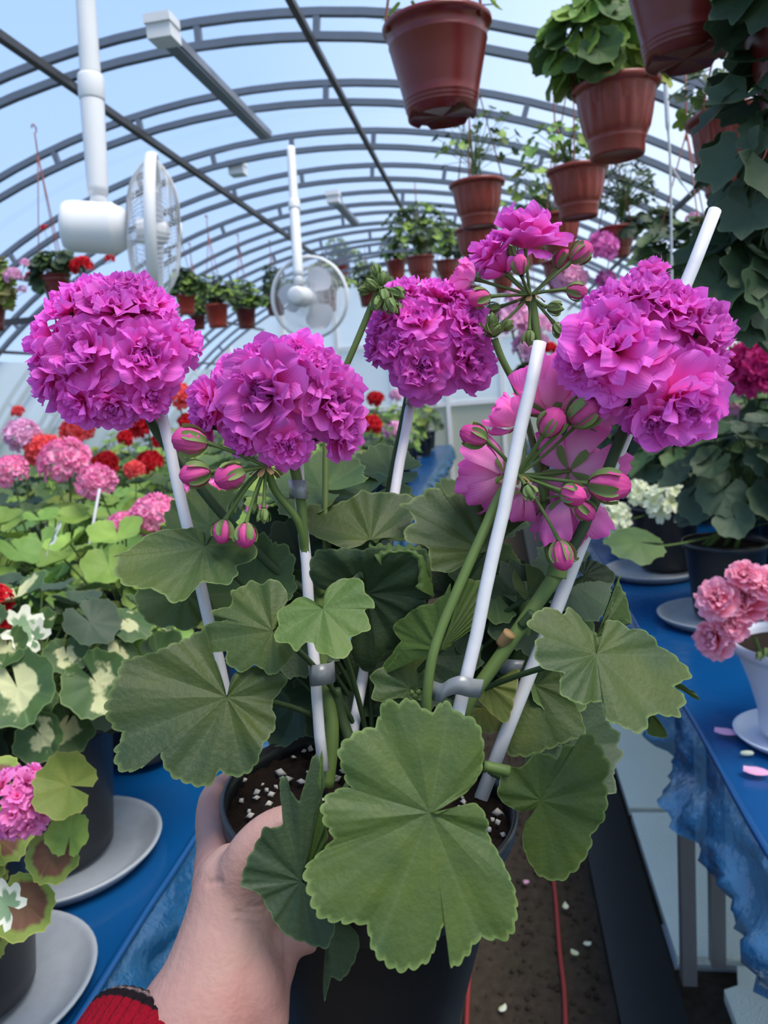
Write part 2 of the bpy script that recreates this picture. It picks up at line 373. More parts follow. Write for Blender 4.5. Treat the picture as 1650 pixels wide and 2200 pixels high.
# foam sheets under the table
def foam_mat():
    q = MAT('polystyrene'); v = q.n('ShaderNodeTexVoronoi'); v.inputs['Scale'].default_value = 170; tcx = q.n('ShaderNodeTexCoord'); q.l(tcx.outputs['Object'], v.inputs[0])
    c = q.mix(q.noise(6, 4), lin(222, 232, 222), lin(240, 244, 236)); return q.bsdf(c, .8, .2, 0, v.outputs[0], .25)
M['foam'] = foam_mat()
def sheet(y0, y1, x0, x1, z, label, skew=0, chip=False):
    if chip:
        pts = [(x0, y0), (x0 + .10, y0 - .012), (x0 + .15, y0 + .01), (x0 + .30, y0 - .02), (x1, y0), (x1, y1), (x0 + .05, y1), (x0 + .035, y1 - .06), (x0, y1 - .075)]
    else: pts = [(x0, y0), (x1, y0 + skew), (x1, y1 + skew), (x0, y1)]
    n = len(pts); vs = [(x, y, z) for x, y in pts] + [(x, y, z + .03) for x, y in pts]
    tag(part('polystyrene_sheet', MB().add(vs, [tuple(range(n))[::-1], tuple(range(n, 2 * n))] + [(i, (i + 1) % n, n + (i + 1) % n, n + i) for i in range(n)]), M['foam'], None, smooth=False), label, 'foam sheet')
sheet(2.41, 3.75, .362, 1.5, .002, 'pale foam sheet beyond the dark gap, lying under the blue table')
sheet(1.74, 2.375, .364, 1.5, .004, 'clean pale foam sheet lying between the gap and the broken sheet', .015)
sheet(.72, 1.715, .445, 1.5, .003, 'pale foam sheet with a chipped corner beside the table leg', 0, True)
tag(part('foam_offcut', MB().box((.355, 1.73, .003), (.50, 1.88, .012), M=T(0, 0, 0)), M['greypl'], None, smooth=False), 'small grey flat offcut tucked under the edge of the foam sheet', 'offcut')
sheet(.80, 1.22, -.62, -.33, .002, 'greyish foam sheet on the ground below the arm, by the wide table')
def hose(pts, r, label):
    tag(part('drip_hose', MB().tube(spline([PZ(x, y, .012) for x, y in pts], 6), r, 6), plain('red_hose', (138, 42, 40), .5), None), label, 'hose')
hose([(1170, 1820), (1190, 1900), (1202, 2040), (1212, 2130), (1216, 2240)], .006, 'thin red hose running along the soil below the drooping round leaf')
hose([(1012, 2060), (1006, 2120), (1000, 2260)], .006, 'short length of red hose beside the black hand-held pot')
for i, (x, y, c) in enumerate([(1215, 1950, 'p'), (1235, 2050, 'p'), (1130, 1897, 'q'), (1400, 2070, 'p'), (1262, 2030, 'p'), (1080, 2170, 'p')]):
    m = MB().grid(lambda u, v: ((u - .5) * .017 * math.sin(PI * (.15 + .7 * v)), (v - .5) * .019, .004 + .008 * math.sin(u * 3) * v), 4, 4)
    lab = ['white petal on the soil next to the red hose', 'small white petal lower down beside the red hose', 'mauve petal fallen on the soil above the white ones', 'white petal on the black edging near the table leg', 'tiny pale crumb between hose and black edging', 'pale petal on the soil close to the black pot'][i]
    tag(part('fallen_petal', m, PET['cream'] if c == 'p' else PET['pale'], None, T(PZ(x, y, .016)) @ Matrix.Rotation(i * 1.1, 4, 'Z')), lab, 'petal', 'fallen petals on the path')

# ------------------------------------------------------------------ tables under blue film
def blue_mat():
    q = MAT('blue_film'); nz = q.noise(3, 3); c = q.mix(nz, lin(4, 54, 100), lin(10, 76, 132))
    return q.bsdf(c, .22, .5, 0, q.noise(16, 4), .25)
M['blue'] = blue_mat()
def clear_blue():
    q = MAT('thin_blue_film'); c = q.mix(q.noise(14, 4, rough=.6), lin(8, 58, 100), lin(34, 98, 146))
    p = q.n('ShaderNodeBsdfPrincipled'); q.l(c, p.inputs['Base Color']); p.inputs['Roughness'].default_value = .14; p.inputs['Specular IOR Level'].default_value = .9
    b = q.n('ShaderNodeBump'); b.inputs['Strength'].default_value = .5; b.inputs['Distance'].default_value = .02
    q.l(q.noise(22, 4), b.inputs['Height']); q.l(b.outputs[0], p.inputs['Normal'])
    t = q.n('ShaderNodeBsdfTransparent'); t.inputs[0].default_value = (.45, .72, .92, 1)
    x = q.n('ShaderNodeMixShader'); x.inputs[0].default_value = .8; q.l(t.outputs[0], x.inputs[1]); q.l(p.outputs[0], x.inputs[2]); q.l(x.outputs[0], q.out.inputs[0]); return q.m
M['film'] = clear_blue()
TZ = .75
def table(edge, out, y0, y1, label, drop, legs, seed):
    s = 1 if out > edge else -1
    t = thing('display_table', ((edge + out) / 2, y0, 0), label, 'table')
    lo, hi = min(edge, out), max(edge, out)
    part('tabletop', MB().box((lo + .01, y0, TZ - .035), (hi - .01, y1, TZ - .006)), plain('table_board', (120, 118, 110), .8), t, smooth=False)
    def cover(u, v):
        x, y = lo + (hi - lo) * u, y0 + (y1 - y0) * v
        return (x, y, TZ - .004 + .003 * noise.noise((x * 9, y * 5, seed)))
    part('blue_cover', MB().grid(cover, 30, 160), M['blue'], t)
    def flap(u, v):                                             # the sheet's loose edge hanging over the side
        y = y0 + (y1 - y0) * v; h = drop * (1 + .22 * noise.noise((y * 2.3, seed, 0)) + .05 * noise.noise((y * 9, seed, 4)))
        w = .040 * noise.noise((y * 7, u * 2, seed)) + .026 * noise.noise((y * 19, u * 4, seed + 2)) + .011 * noise.noise((y * 45, u * 7, seed + 5))
        return (edge - s * (.006 + .05 * u ** .7 + w * (.25 + u)), y, TZ - .004 - h * u + .006 * (1 - u) * noise.noise((y * 12, 0, seed)))
    part('hanging_film', MB().grid(flap, 14, 420), M['film'], t)
    part('edge_fold', MB().tube([(edge - s * .006 + .006 * noise.noise((y * 3, 1, seed)), y, TZ - .001 + .004 * noise.noise((y * 5, 2, seed))) for y in [y0 + (y1 - y0) * i / 120 for i in range(121)]], .006, 6), M['blue'], t)
    for x, y in legs: part('leg', MB().box((x - .016, y - .016, .0345 if .36 < x and .72 < y < 3.75 else 0), (x + .016, y + .016, TZ - .035)), M['steel_leg'], t, smooth=False)
    for x in (lo + .09, hi - .09): part('side_rail', MB().box((x - .015, y0 + .02, TZ - .068), (x + .015, y1 - .02, TZ - .036)), M['steel_leg'], t, smooth=False)
    return t
M['steel_leg'] = plain('leg_steel', (112, 110, 112), .42, .5, .2, 20, .1)
table(.36, 1.55, -.4, 8.9, 'long table under glossy blue film holding the white pot and white-flowered geraniums', .105, [(.372, 1.66), (.452, 1.72), (.45, 3.4), (.45, 5.2), (.45, 7), (1.45, 1.7), (1.45, 5.2), (.45, .1)], 1.7)
table(-.53, -3.0, -.4, 8.9, 'wide table under blue film crowded with pink and red geraniums', .13, [(-.64, .25), (-.64, 2.2), (-.64, 4.2), (-.64, 6.2), (-2.8, 2.2), (-2.8, 6.2)], 5.1)

# ------------------------------------------------------------------ hanging fans and strip lamps
def fan(cen, axis, R, top, label, spin, neck, ms=1.0):
    axis = axis.normalized(); f = thing('hanging_fan', cen, label, 'fan')
    Fm = frame(cen, axis); m = MB()
    def wires(zb, n, r_in):
        w = MB()
        for i in range(n):
            q = 2 * PI * i / n
            w.tube([(math.cos(q + .16 * (1 - t)) * (r_in + (R - r_in) * t), math.sin(q + .16 * (1 - t)) * (r_in + (R - r_in) * t), zb * (1 - t ** 3)) for t in [k / 6 for k in range(7)]], .0011, 3, caps=False)
        for rr in (.45, .75): w.tube([(math.cos(2*PI*i/40) * R * rr, math.sin(2*PI*i/40) * R * rr, zb * (1 - rr ** 3) ) for i in range(41)], .0014, 4, caps=False)
        return w
    part('rear_guard', wires(-.075, 84, .04), M['white'], f, Fm)
    part('front_guard', wires(.075, 84, .03), M['white'], f, Fm)
    part('guard_rim', MB().lathe([(R - .004, -.016), (R + .006, -.016), (R + .009, 0), (R + .006, .016), (R - .004, .016), (R - .006, 0), (R - .004, -.016)], 64), M['white'], f, Fm)
    part('badge', MB().lathe([(0, .082), (.03, .080), (.034, .074), (.034, .070)], 24), M['white'], f, Fm)
    part('hub', MB().lathe([(0, .045), (.02, .042), (.034, .03), (.038, -.02), (.036, -.05)], 24), M['white'], f, Fm)
    def bl(u, v):
        r = .03 + (R * .86 - .03) * u; w = (.10 + 1.0 * math.sin(PI * min(1, u * .72 + .12)) ** 1.2) * .86 * math.sqrt(max(0, 1 - max(0, u - .55) ** 2 / .2026))
        q = (v - .5) * w * 1.45 + .15 * u; return (r * math.cos(q), r * math.sin(q), -.030 * (v - .5) * 1.6 * (1 - .3 * u) + .004)
    bm = MB().grid(bl, 14, 10).mesh('blade', M['white_blade'])
    for k in range(3): put('blade', bm, f, Fm @ Matrix.Rotation(spin + k * 2 * PI / 3, 4, 'Z'))
    part('motor_housing', MB().lathe([(0, -.265), (.04, -.264), (.062, -.258), (.070, -.245), (.073, -.225), (.073, -.13), (.075, -.125), (.075, -.118), (.070, -.112), (.062, -.09), (.05, -.078), (0, -.076)], 40), M['white'], f, Fm @ Matrix.Diagonal((ms, ms, .5 + ms / 2, 1)))
    mc = Fm @ Vector((0, 0, -.18)); kn = Fm @ Vector((.062, -.045, -.2))
    part('switch_knob', MB().lathe([(0, .016), (.007, .014), (.008, 0), (.008, -.02)], 12), M['white'], f, frame(kn, kn - mc))
    nb = mc + Vector((0, 0, .066)) + axis * .03; d = (top - nb)
    part('neck_bracket', MB().tube([nb + Vector((0, 0, -.012)), nb + d.normalized() * .03, nb + d.normalized() * .075], [.03, .022, .019], 12), M['white'], f)
    for a, b, r0, r1, nm in neck: part(nm, MB().tube([nb + d * a, nb + d * (a + (b - a) * .08), nb + d * (b - (b - a) * .08), nb + d * b], [r0 * .93, r0, r1, r1 * .95], 16), M['white'], f)
    return f
fc = PY(332, 498, 2.3); ft = PY(190, -60, 2.3); ft = Vector((ft.x, 2.28, ZC + math.sqrt(RI**2 - (ft.x - XC)**2)))
fan(fc, Vector((.93, .36, -.10)), .212, ft, 'big white cage fan hanging from the roof beside the long grey strip lamp', .5,
    [(.04, .44, .030, .034, 'lower_tube'), (.42, .52, .037, .037, 'collar'), (.50, 1.0, .029, .026, 'upper_tube')])
fc = PY(665, 640, 4.1); ft = PY(616, 345, 4.1)
fan(fc, Vector((.10, .99, .04)), .207, Vector((ft.x, 4.22, ZC + math.sqrt(RI**2 - (ft.x - XC)**2))), 'smaller-looking white fan further down the greenhouse with three blades facing away', 2.1,
    [(.04, .55, .026, .026, 'lower_tube'), (.53, .60, .031, .031, 'collar'), (.58, 1.0, .023, .022, 'upper_tube')], .68)
def lamp(xb, yb, Yb, xe, ye, label, box=True, L=True):
    a = PY(xb, yb, Yb); s = a.z - EYE; r = ray(xe, ye); b = CAM + r * (s / r.z) if L else a + Vector((0, .5, 0))
    t = thing('strip_lamp', a, label, 'lamp'); d = (b - a)
    u = d.normalized(); w = Vector((-u.y, u.x, 0)).normalized(); v = u.cross(w)
    Mx = Matrix(((w.x, u.x, v.x, a.x), (w.y, u.y, v.y, a.y), (w.z, u.z, v.z, a.z), (0, 0, 0, 1)))
    if L:
        part('lamp_body', MB().box((-.028, .03, -.012), (.028, d.length, .018)), M['lampgrey'], t, Mx, False)
        part('diffuser', MB().box((-.022, .05, -.022), (.022, d.length - .02, -.0125)), M['lampgrey'], t, Mx, False)
        part('edge_flange', MB().box((.0285, .03, -.002), (.033, d.length, .022)), M['white'], t, Mx, False)
    part('driver_box', MB().box((-.040, -.04, -.026), (.042, .045, .018)), M['white'], t, Mx, False)
    part('mounting_lid', MB().box((-.044, -.048, .0185), (.046, .038, .046)), M['white'], t, Mx, False)
    return t
lamp(352, 72, 2.62, 572, 292, 'long grey strip lamp with a white end box under the nearest arch')
lamp(511, 366, 4.35, 0, 0, 'white lamp box fixed by the purlin above the smaller fan', L=False)
lamp(717, 428, 5.3, 765, 482, 'short-looking grey strip lamp with white box behind the second fan pole')

# ------------------------------------------------------------------ plant library
def leaf_shape(seed, shape='round', nA=44, nR=4):
    r = random.Random(seed); mb = MB(); vs = []; uv = []; fs = []
    nl, dep, slit, cren = {'round': (7, .16, .16, 3), 'toothed': (7, .24, .34, 2), 'ivy': (5, .34, .5, 1), 'cut': (7, .42, .3, 3), 'needle': (3, .75, .8, 1)}[shape]
    cup = r.uniform(.05, .32) * r.choice((1, 1, -1)); fold = r.uniform(-.2, .25); ph = r.uniform(0, 6)
    vs.append((0, 0, 0)); uv.append((0, .5))
    for j in range(nA + 1):
        th = -PI + slit + (2 * PI - 2 * slit) * j / nA
        ph_l = (j / nA * nl) % 1.0; tri = 1 - abs(2 * ph_l - 1)                   # 1 at a lobe's vein
        lobe = (1 - dep) + dep * math.sin(PI / 2 * tri) ** (.55 if shape == 'round' else 1.0)
        R = (1 - .22 * abs(th / PI) ** 1.6) * lobe * (1 + .035 * math.cos(2 * PI * j / nA * nl * cren) + r.uniform(-.02, .02))
        for i in range(1, nR + 1):
            t = i / nR; q = R * t; x, y = q * math.sin(th), q * math.cos(th)
            z = cup * q * q + .07 * q * (.5 - tri) * (1 if shape == 'round' else .6) + fold * x * x + .06 * t * t * math.sin(3 * th + ph)
            vs.append((x, y, z)); uv.append((t, 1 - tri))
    for j in range(nA):
        a, b = 1 + j * nR, 1 + (j + 1) * nR; fs.append((0, b, a))
        for i in range(nR - 1): fs.append((a + i, b + i, b + i + 1, a + i + 1))
    return mb.add(vs, fs, uv)
LEAFC = {}
def leafmesh(shape, k, mat):
    key = (shape, k, mat)
    if key not in LEAFC: LEAFC[key] = leaf_shape(100 + k, shape, *((44, 4) if shape != 'needle' else (12, 2))).mesh('leaf', M[mat])
    return LEAFC[key]
def petal(mb, L, W, a0, a1, az, off, z0, ruf, r, nu=6, nv=6, cup=.25, mi=0, notch=.06):
    ca, sa = math.cos(az), math.sin(az); p1, p2 = r.uniform(0, 6), r.uniform(0, 6); tw = r.uniform(-.35, .35); k1 = r.uniform(2.2, 4.2)
    cx, cz = [off], [z0]
    for i in range(1, nu + 1):
        a = a0 + (a1 - a0) * (i - .5) / nu; cx.append(cx[-1] + math.sin(a) * L / nu); cz.append(cz[-1] + math.cos(a) * L / nu)
    def fn(u, v):
        i = int(round(u * nu)); s = u; t = 2 * v - 1; a = a0 + (a1 - a0) * s
        w = W * (s ** .6) * math.sqrt(max(0.0, 1 - max(0, (s - .5) / .55) ** 2.4)) + .012 * L
        s2 = notch * s * s * (1 - abs(t)) * math.cos(t * 5)
        nrm = ruf * L * s * s * (math.sin(k1 * t * 1.6 + p1) + .55 * math.sin(6.3 * t + p2 + 3 * s) + (.30 * s * math.sin(12.5 * t + 2 * p1) if nv > 11 else 0)) + cup * W * s * t * t
        rr = cx[i] - math.cos(a) * nrm - math.sin(a) * s2 * L; zz = cz[i] + math.sin(a) * nrm - math.cos(a) * s2 * L
        lat = t * w + tw * s * s * L * .3
        return (rr * ca - lat * sa, rr * sa + lat * ca, zz)
    mb.grid(fn, nu, nv, mi)
D = math.radians
FLO = {}
def floret_mesh(kind, k, pal):
    key = (kind, k, pal)
    if key in FLO: return FLO[key]
    r = random.Random(k * 31 + len(kind)); mb = MB()
    if kind == 'double':
        for n, a0, a1, L, W, off, z0, ruf in ((6, 62, 92, 1.0, .66, .05, -.12, .055), (6, 38, 78, .98, .58, .05, 0, .08), (6, 20, 54, .86, .48, .06, .04, .12), (6, 4, 34, .70, .36, .07, .04, .17), (6, -12, 16, .54, .27, .06, .06, .20)):
            for i in range(n):
                petal(mb, L * r.uniform(.86, 1.08), W * r.uniform(.85, 1.15), D(a0 + r.uniform(-9, 9)), D(a1 + r.uniform(-16, 16)), 2*PI*(i + r.uniform(-.25, .25)) / n + n, off, z0, ruf, r, 8, 14, r.uniform(-.25, .5))
    elif kind == 'semi':
        for n, a0, a1, L, W, z0 in ((6, 60, 92, 1.0, .48, 0), (5, 30, 66, .8, .38, .05), (4, 8, 30, .55, .28, .08)):
            for i in range(n): petal(mb, L * r.uniform(.9, 1.1), W, D(a0 + r.uniform(-8, 8)), D(a1 + r.uniform(-14, 14)), 2*PI*(i + r.uniform(-.2, .2)) / n + n, .04, z0, .08, r, 3, 4, .15)
    elif kind == 'single':
        for i in range(6): petal(mb, r.uniform(.9, 1.1), .40, D(50), D(86), 2*PI*(i + r.uniform(-.15, .15)) / 6, .03, 0, .06, r, 4, 4, .2)
    elif kind == 'open':                           # a half-open bloom seen from behind: broad cupped petals
        for n, a0, a1, L, W, z0 in ((5, 92, 12, 1.25, .50, -.05), (5, 66, 2, 1.15, .46, .02), (5, 40, -6, 1.0, .40, .05), (4, 20, -8, .8, .3, .05)):
            for i in range(n): petal(mb, L * r.uniform(.85, 1.1), W, D(a0 + r.uniform(-15, 15)), D(a1 + r.uniform(-18, 30)), 2*PI*(i + r.uniform(-.2, .2)) / n + n, .05, z0, .055, r, 8, 9, .5)
        for i in range(5):
            petal(mb, .48, .11, D(95), D(75), 2*PI*i/5 + .3, .04, -.10, .01, r, 4, 3, .2, 1)
    elif kind == 'bud':
        pr = [(.02, -.5), (.24, -.43), (.43, -.18), (.49, .10), (.43, .38), (.27, .60), (.06, .70)]
        mb.lathe(pr, 20, 0, rib=lambda i, j: .035 * math.sin(j * 2 * PI / 20 * 4 + i * .9))
        mb.uv = [(.25 + .7 * (b if b else 0), a) for a, b in mb.uv]
        for i in range(5): petal(mb, 1.10, .215, D(74), D(-26), 2*PI*i/5, .02, -.54, .03, r, 7, 4, -.5, 1)
    elif kind == 'bud_green':
        mb.lathe([(.03, -.5), (.24, -.40), (.36, -.1), (.33, .2), (.18, .48), (.02, .68)], 14, 1, rib=lambda i, j: .02 * math.sin(j * 2 * PI / 14 * 5))
        for i in range(5): petal(mb, 1.1, .19, D(65), D(-22), 2*PI*i/5, .02, -.5, .02, r, 5, 3, -.5, 1)
    elif kind == 'calyx':
        for i in range(9): petal(mb, r.uniform(.7, 1.0), .16, D(60), D(20 + 40 * (i % 2)), 2*PI*i/9, .03, -.2, .03, r, 4, 3, .4, 1)
    FLO[key] = mb.mesh('bud' if 'bud' in kind else 'calyx' if kind == 'calyx' else 'floret', [PET['bud' if kind == 'bud' and pal in ('magenta', 'lilac') else pal], M['sepal']])
    return FLO[key]
M['sepal'] = plain('sepal_green', (112, 132, 76), .6, .3, 0, 120, .25, transl=.15)

def umbel(parent, c, R, pal, n=16, up=Vector((0, 0, 1)), kind='semi', stem_from=None, stem_mat='stem', fr=.46, flat=.75, seed=0, buds=0):
    """one flower head: pedicels plus a dome of florets"""
    r = random.Random(seed + int(abs(c.x) * 1e4) + int(abs(c.y) * 1e3)); hub = c - up * R * .55
    pm = MB(); pts = []
    F0 = frame(Vector((0, 0, 0)), up)
    for i in range(n):
        z = 1 - (i + .5) / n * 1.35; q = i * 2.39996 + r.uniform(-.2, .2); s = math.sqrt(max(0, 1 - z * z))
        d = (F0 @ Vector((s * math.cos(q), s * math.sin(q), z * flat))); p = c + d * R * (.66 + r.uniform(-.05, .05))
        pts.append((p, (d + up * .25).normalized())); pm.tube([hub, hub + (p - hub) * .55 + up * R * .03, p], R * .025, 4, caps=False)
    if stem_from is not None:
        mid = (stem_from + hub) / 2; mid = Vector((mid.x * .4 + hub.x * .6, mid.y * .4 + hub.y * .6, mid.z))
        pm.tube(bez(stem_from, mid, hub, 6), [R * .05] * 7, 6)
    h = part('flower_head', pm, M[stem_mat], parent)
    for i, (p, d) in enumerate(pts):
        put('floret', floret_mesh(kind, r.randrange(4), pal), h, frame(p, d, r.uniform(0, 6)) @ Matrix.Scale(R * fr * r.uniform(.9, 1.1), 4))
    for i in range(buds):
        q = i * 2.1; p = hub + (F0 @ Vector((math.cos(q), math.sin(q), -.25))) * R * .55
        put('bud', floret_mesh('bud_green', 0, pal), h, frame(p, p - hub) @ Matrix.Scale(R * .16, 4))
    return h

def foliage(parent, root, cen, rad, n, size, mats, shape='round', seed=0, stem='stem', low=-.25, tilt=.65, stems=True):
    r = random.Random(seed); sm = MB()
    for i in range(n):
        z = low + (1 - low) * ((i + r.random()) / n); q = i * 2.39996 + r.uniform(-.4, .4); s = math.sqrt(max(0.02, 1 - z * z)); k = r.uniform(.72, 1.02)
        d = Vector((s * math.cos(q), s * math.sin(q), z)); p = cen + Vector((d.x * rad[0], d.y * rad[1], d.z * rad[2])) * k
        nrm = (Vector((d.x * tilt, d.y * tilt, .45 + max(0, z))) + Vector((r.uniform(-.3, .3), r.uniform(-.3, .3), 0)) + Vector((0, -.28, 0))).normalized()
        tip = Vector((d.x, d.y, -.35)) + Vector((r.uniform(-.4, .4), r.uniform(-.4, .4), 0)); tip = (tip - nrm * tip.dot(nrm)).normalized(); x = tip.cross(nrm)
        sc = size * r.uniform(.62, 1.15); mm = r.choice(mats)
        Mx = Matrix(((x.x, tip.x, nrm.x, p.x), (x.y, tip.y, nrm.y, p.y), (x.z, tip.z, nrm.z, p.z), (0, 0, 0, 1))) @ Matrix.Scale(sc, 4)
        put('leaf', leafmesh(shape, r.randrange(5), mm), parent, Mx)
        if stems:
            a = root + (cen - root) * (.25 + .5 * r.random()); sm.tube(bez(a, (a + p) / 2 + Vector((0, 0, .25 * (p - a).length * .5)), p, 4), max(.0012, size * .035), 4, caps=False)
    if stems:
        for k in range(4):
            b = root + Vector((r.uniform(-.3, .3) * rad[0], r.uniform(-.3, .3) * rad[1], 0)); sm.tube([b, (b + cen) / 2 + Vector((r.uniform(-.01, .01), 0, 0)), cen + Vector((r.uniform(-.4, .4) * rad[0], r.uniform(-.4, .4) * rad[1], .3 * rad[2]))], max(.0035, size * .09), 6)
        part('stems', sm, M[stem], parent)

# ------------------------------------------------------------------ pots
POTC = {}
def pot_mesh(style, mat):
    if (style, mat) in POTC: return POTC[(style, mat)]
    mb = MB()
    if style == 'smooth':
        pr = [(0, -1.66), (.55, -1.66), (.60, -1.70), (.635, -1.69), (.645, -1.55)]
        for k in range(3): z = -1.52 + k * .075; pr += [(.655 + .016 * k, z - .02), (.668 + .016 * k, z), (.66 + .016 * k, z + .025)]
        pr += [(.715, -1.2), (.80, -.80), (.895, -.36), (.905, -.34), (.893, -.32), (.93, -.12), (.975, -.10), (1.0, -.06), (1.0, 0), (.96, 0), (.93, -.1), (.85, -.5)]
        mb.lathe(pr, 56, rib=lambda i, j: 0)
        mb.v = [(x, y, z + (.07 if -1.71 < z < -1.6 and (round(math.atan2(y, x) / (2 * PI) * 56) % 14) in (0, 1, 2) and x * x + y * y > .25 else 0)) for x, y, z in mb.v]
    elif style == 'ribbed':
        pr = [(0, -1.50), (.50, -1.50), (.56, -1.55), (.60, -1.55), (.62, -1.50), (.625, -1.26), (.655, -1.22), (.655, -1.18), (.64, -1.15), (.69, -1.10), (.755, -.95), (.81, -.7), (.855, -.4), (.88, -.22), (.885, -.17), (.96, -.14), (1.0, -.10), (1.0, -.02), (.97, 0), (.94, -.02), (.90, -.1), (.82, -.5)]
        mb.lathe(pr, 96, rib=lambda i, j: (-.028 if (j % 6) in (0, 1, 2) else .0) if 10 <= i <= 13 else 0)
    elif style == 'black':
        mb.lathe([(0, -1.85), (.70, -1.85), (.73, -1.83), (.76, -1.6), (.93, -.16), (.96, -.15), (1.0, -.13), (1.0, 0), (.965, 0), (.94, -.1), (.86, -.6)], 48)
    elif style == 'white':
        mb.lathe([(0, -1.6), (.50, -1.6), (.56, -1.58), (.58, -1.45), (.60, -1.2), (.72, -.75), (.90, -.25), (.92, -.2), (.985, -.18), (1.0, -.1), (1.0, 0), (.96, .0), (.93, -.1), (.80, -.5)], 48, rib=lambda i, j: .008 * math.cos(j * PI / 4) if 3 < i < 8 else 0)
    mb.v = [(x, y, z * .93) for x, y, z in mb.v] if style == 'smooth' else mb.v
    POTC[(style, mat)] = mb.mesh('pot', M[mat]); return POTC[(style, mat)]
soil_me = MB().lathe([(0, -.02), (.4, .015), (.80, -.01), (.93, -.04)], 20).mesh('soil', M['soil'])
def pot(parent, c, R, style, mat, axis=Vector((0, 0, 1)), spin=0.3, soil=True):
    Mx = frame(c, axis, spin) @ Matrix.Scale(R, 4); o = put('pot', pot_mesh(style, mat), parent, Mx)
    if soil: put('soil', soil_me, parent, Mx @ T(0, 0, -.12))
    return o
def saucer(c, R, mat, label, group=None):
    m = MB().lathe([(0, .004), (.70, .004), (.80, .02), (.93, .13), (.955, .155), (.985, .16), (1.0, .15), (.985, .12), (.86, .0), (.70, -.008 if 0 else 0), (0, 0)], 56)
    return tag(part('saucer', m, M[mat], None, T(c) @ Matrix.Scale(R, 4)), label, 'saucer', group)
rim = bpy.context

def hanging(px, py, w, Y, style, mat, label, fol=None, flowers=(), hang=None, tilt=(0, 0), group=None, offs=True):
    c = PY(px, py, Y) if not isinstance(px, Vector) else px; R = w * (ray(px, py) * (Y / ray(px, py).y)).dot(FWD) / F_PX / 2 if not isinstance(px, Vector) else w
    roof = ZC + math.sqrt((RO + .02) ** 2 - (c.x - XC) ** 2)
    t = thing('hanging_pot', c, label, 'hanging pot', group); ax = Vector((tilt[0], tilt[1], 1)).normalized()
    pot(t, c, R, style, mat, ax, spin=rnd.uniform(0, 6))
    hk = Vector((c.x, c.y, min(roof - .12, c.z + (hang or .5))))
    for k in range(3):
        q = k * 2 * PI / 3 + .5 + (px * .01 if not isinstance(px, Vector) else 0); e = c + Vector((math.cos(q) * R * .97, math.sin(q) * R * .97, 0))
        part('hanger_rod', MB().tube([e - Vector((0, 0, R * .16)), e + Vector((0, 0, R * .06)), e + (hk - e) * .5, hk], [.0045, .0028, .0022, .003], 5), M['hangrod'], t)
    part('hook', MB().tube([hk - Vector((0, 0, .03)), hk] + [Vector((hk.x, hk.y + .018 * math.sin(a), hk.z + .02 - .018 * math.cos(a) + (roof - hk.z - .03))) for a in (0, 1, 2, 3.1, 4, 4.8)], .0035, 5), M['hangrod'], t)
    for f in (fol or []): foliage(t, c + Vector((0, 0, -.02)), c + Vector(f[0]) * R, [q * R for q in f[1]], f[2], f[3], f[4], *f[5:])
    for fx, fy, fr, pal, n in flowers:
        p = PY(fx, fy, Y - rnd.uniform(0, .05)); umbel(t, p, fr * Y / F_PX, pal, n, Vector((0, -.5, 1)).normalized(), stem_from=c)
    return t

LM = ['leaf_mass', 'leaf', 'leaf_light']; LD = ['leaf_dark', 'leaf', 'leaf_grey']; LS = ['leaf_dark', 'leaf', 'leaf_mass']
hanging(938, 56, 236, 1.6, 'smooth', 'terra_red', 'large smooth terracotta hanging pot with notched base, nearly bare above the rim', [((0, 0, .30), (1.05, 1.05, .30), 12, .026, LS, 'ivy', 11)], hang=.48)
hanging(1470, -95, 268, 1.28, 'smooth', 'terra_dark', 'dark brown-red hanging pot seen from below at the top edge', [((.3, 0, .3), (1.0, 1.0, .4), 10, .04, LD, 'round', 3)], [(1540, 0, 34, 'pale', 9)])
hanging(1322, 184, 188, 1.9, 'ribbed', 'terra', 'fluted terracotta hanging pot overflowing with pale green cupped leaves', [((-.55, -.1, .75), (1.0, .9, 1.25), 46, .052, ['leaf', 'leaf_mass', 'leaf_light'], 'round', 5, 'stem', -.6, .9), ((.6, -.1, .2), (.5, .6, .5), 10, .04, ['leaf', 'leaf_yellow'], 'round', 6)])
hanging(1240, 362, 132, 2.8, 'ribbed', 'terra', 'fluted terracotta pot with light ivy leaves, just below the overflowing one', [((-.5, 0, .55), (1.2, .9, 1.0), 34, .030, ['leaf_mass', 'leaf_light'], 'ivy', 8)])
hanging(1200, 462, 100, 3.45, 'ribbed', 'terra', 'fluted terracotta pot partly behind the ivy pot with light leaves', [((-.9, 0, .9), (1.2, 1.0, 1.4), 34, .034, ['leaf_mass', 'leaf_yellow', 'leaf'], 'ivy', 9)])
hanging(1204, 560, 84, 4.1, 'ribbed', 'terra', 'small fluted pot lowest of the diagonal chain of terracotta pots', [((0, 0, .4), (1.0, 1.0, .7), 12, .034, LS, 'ivy', 10)])
hanging(1024, 392, 121, 3.0, 'ribbed', 'terra', 'fluted terracotta pot with sparse trailing ivy stems against the bright roof', [((0, 0, 1.2), (1.5, 1.2, 1.5), 40, .026, ['leaf', 'leaf_mass', 'leaf_dark'], 'ivy', 12)], hang=.62)
hanging(1022, 492, 96, 3.75, 'ribbed', 'terra', 'fluted terracotta pot hanging directly under the sparse ivy pot', [((.6, 0, .5), (1.3, 1.0, .9), 22, .030, ['leaf_mass', 'leaf'], 'ivy', 13)], hang=.3)
hanging(902, 552, 66, 5.4, 'ribbed', 'terra', 'small terracotta pot with a tall loose bush between the two centre flower heads', [((0, 0, 1.3), (2.3, 1.6, 2.1), 110, .046, ['leaf', 'leaf_mass', 'leaf_dark'], 'ivy', 14)])
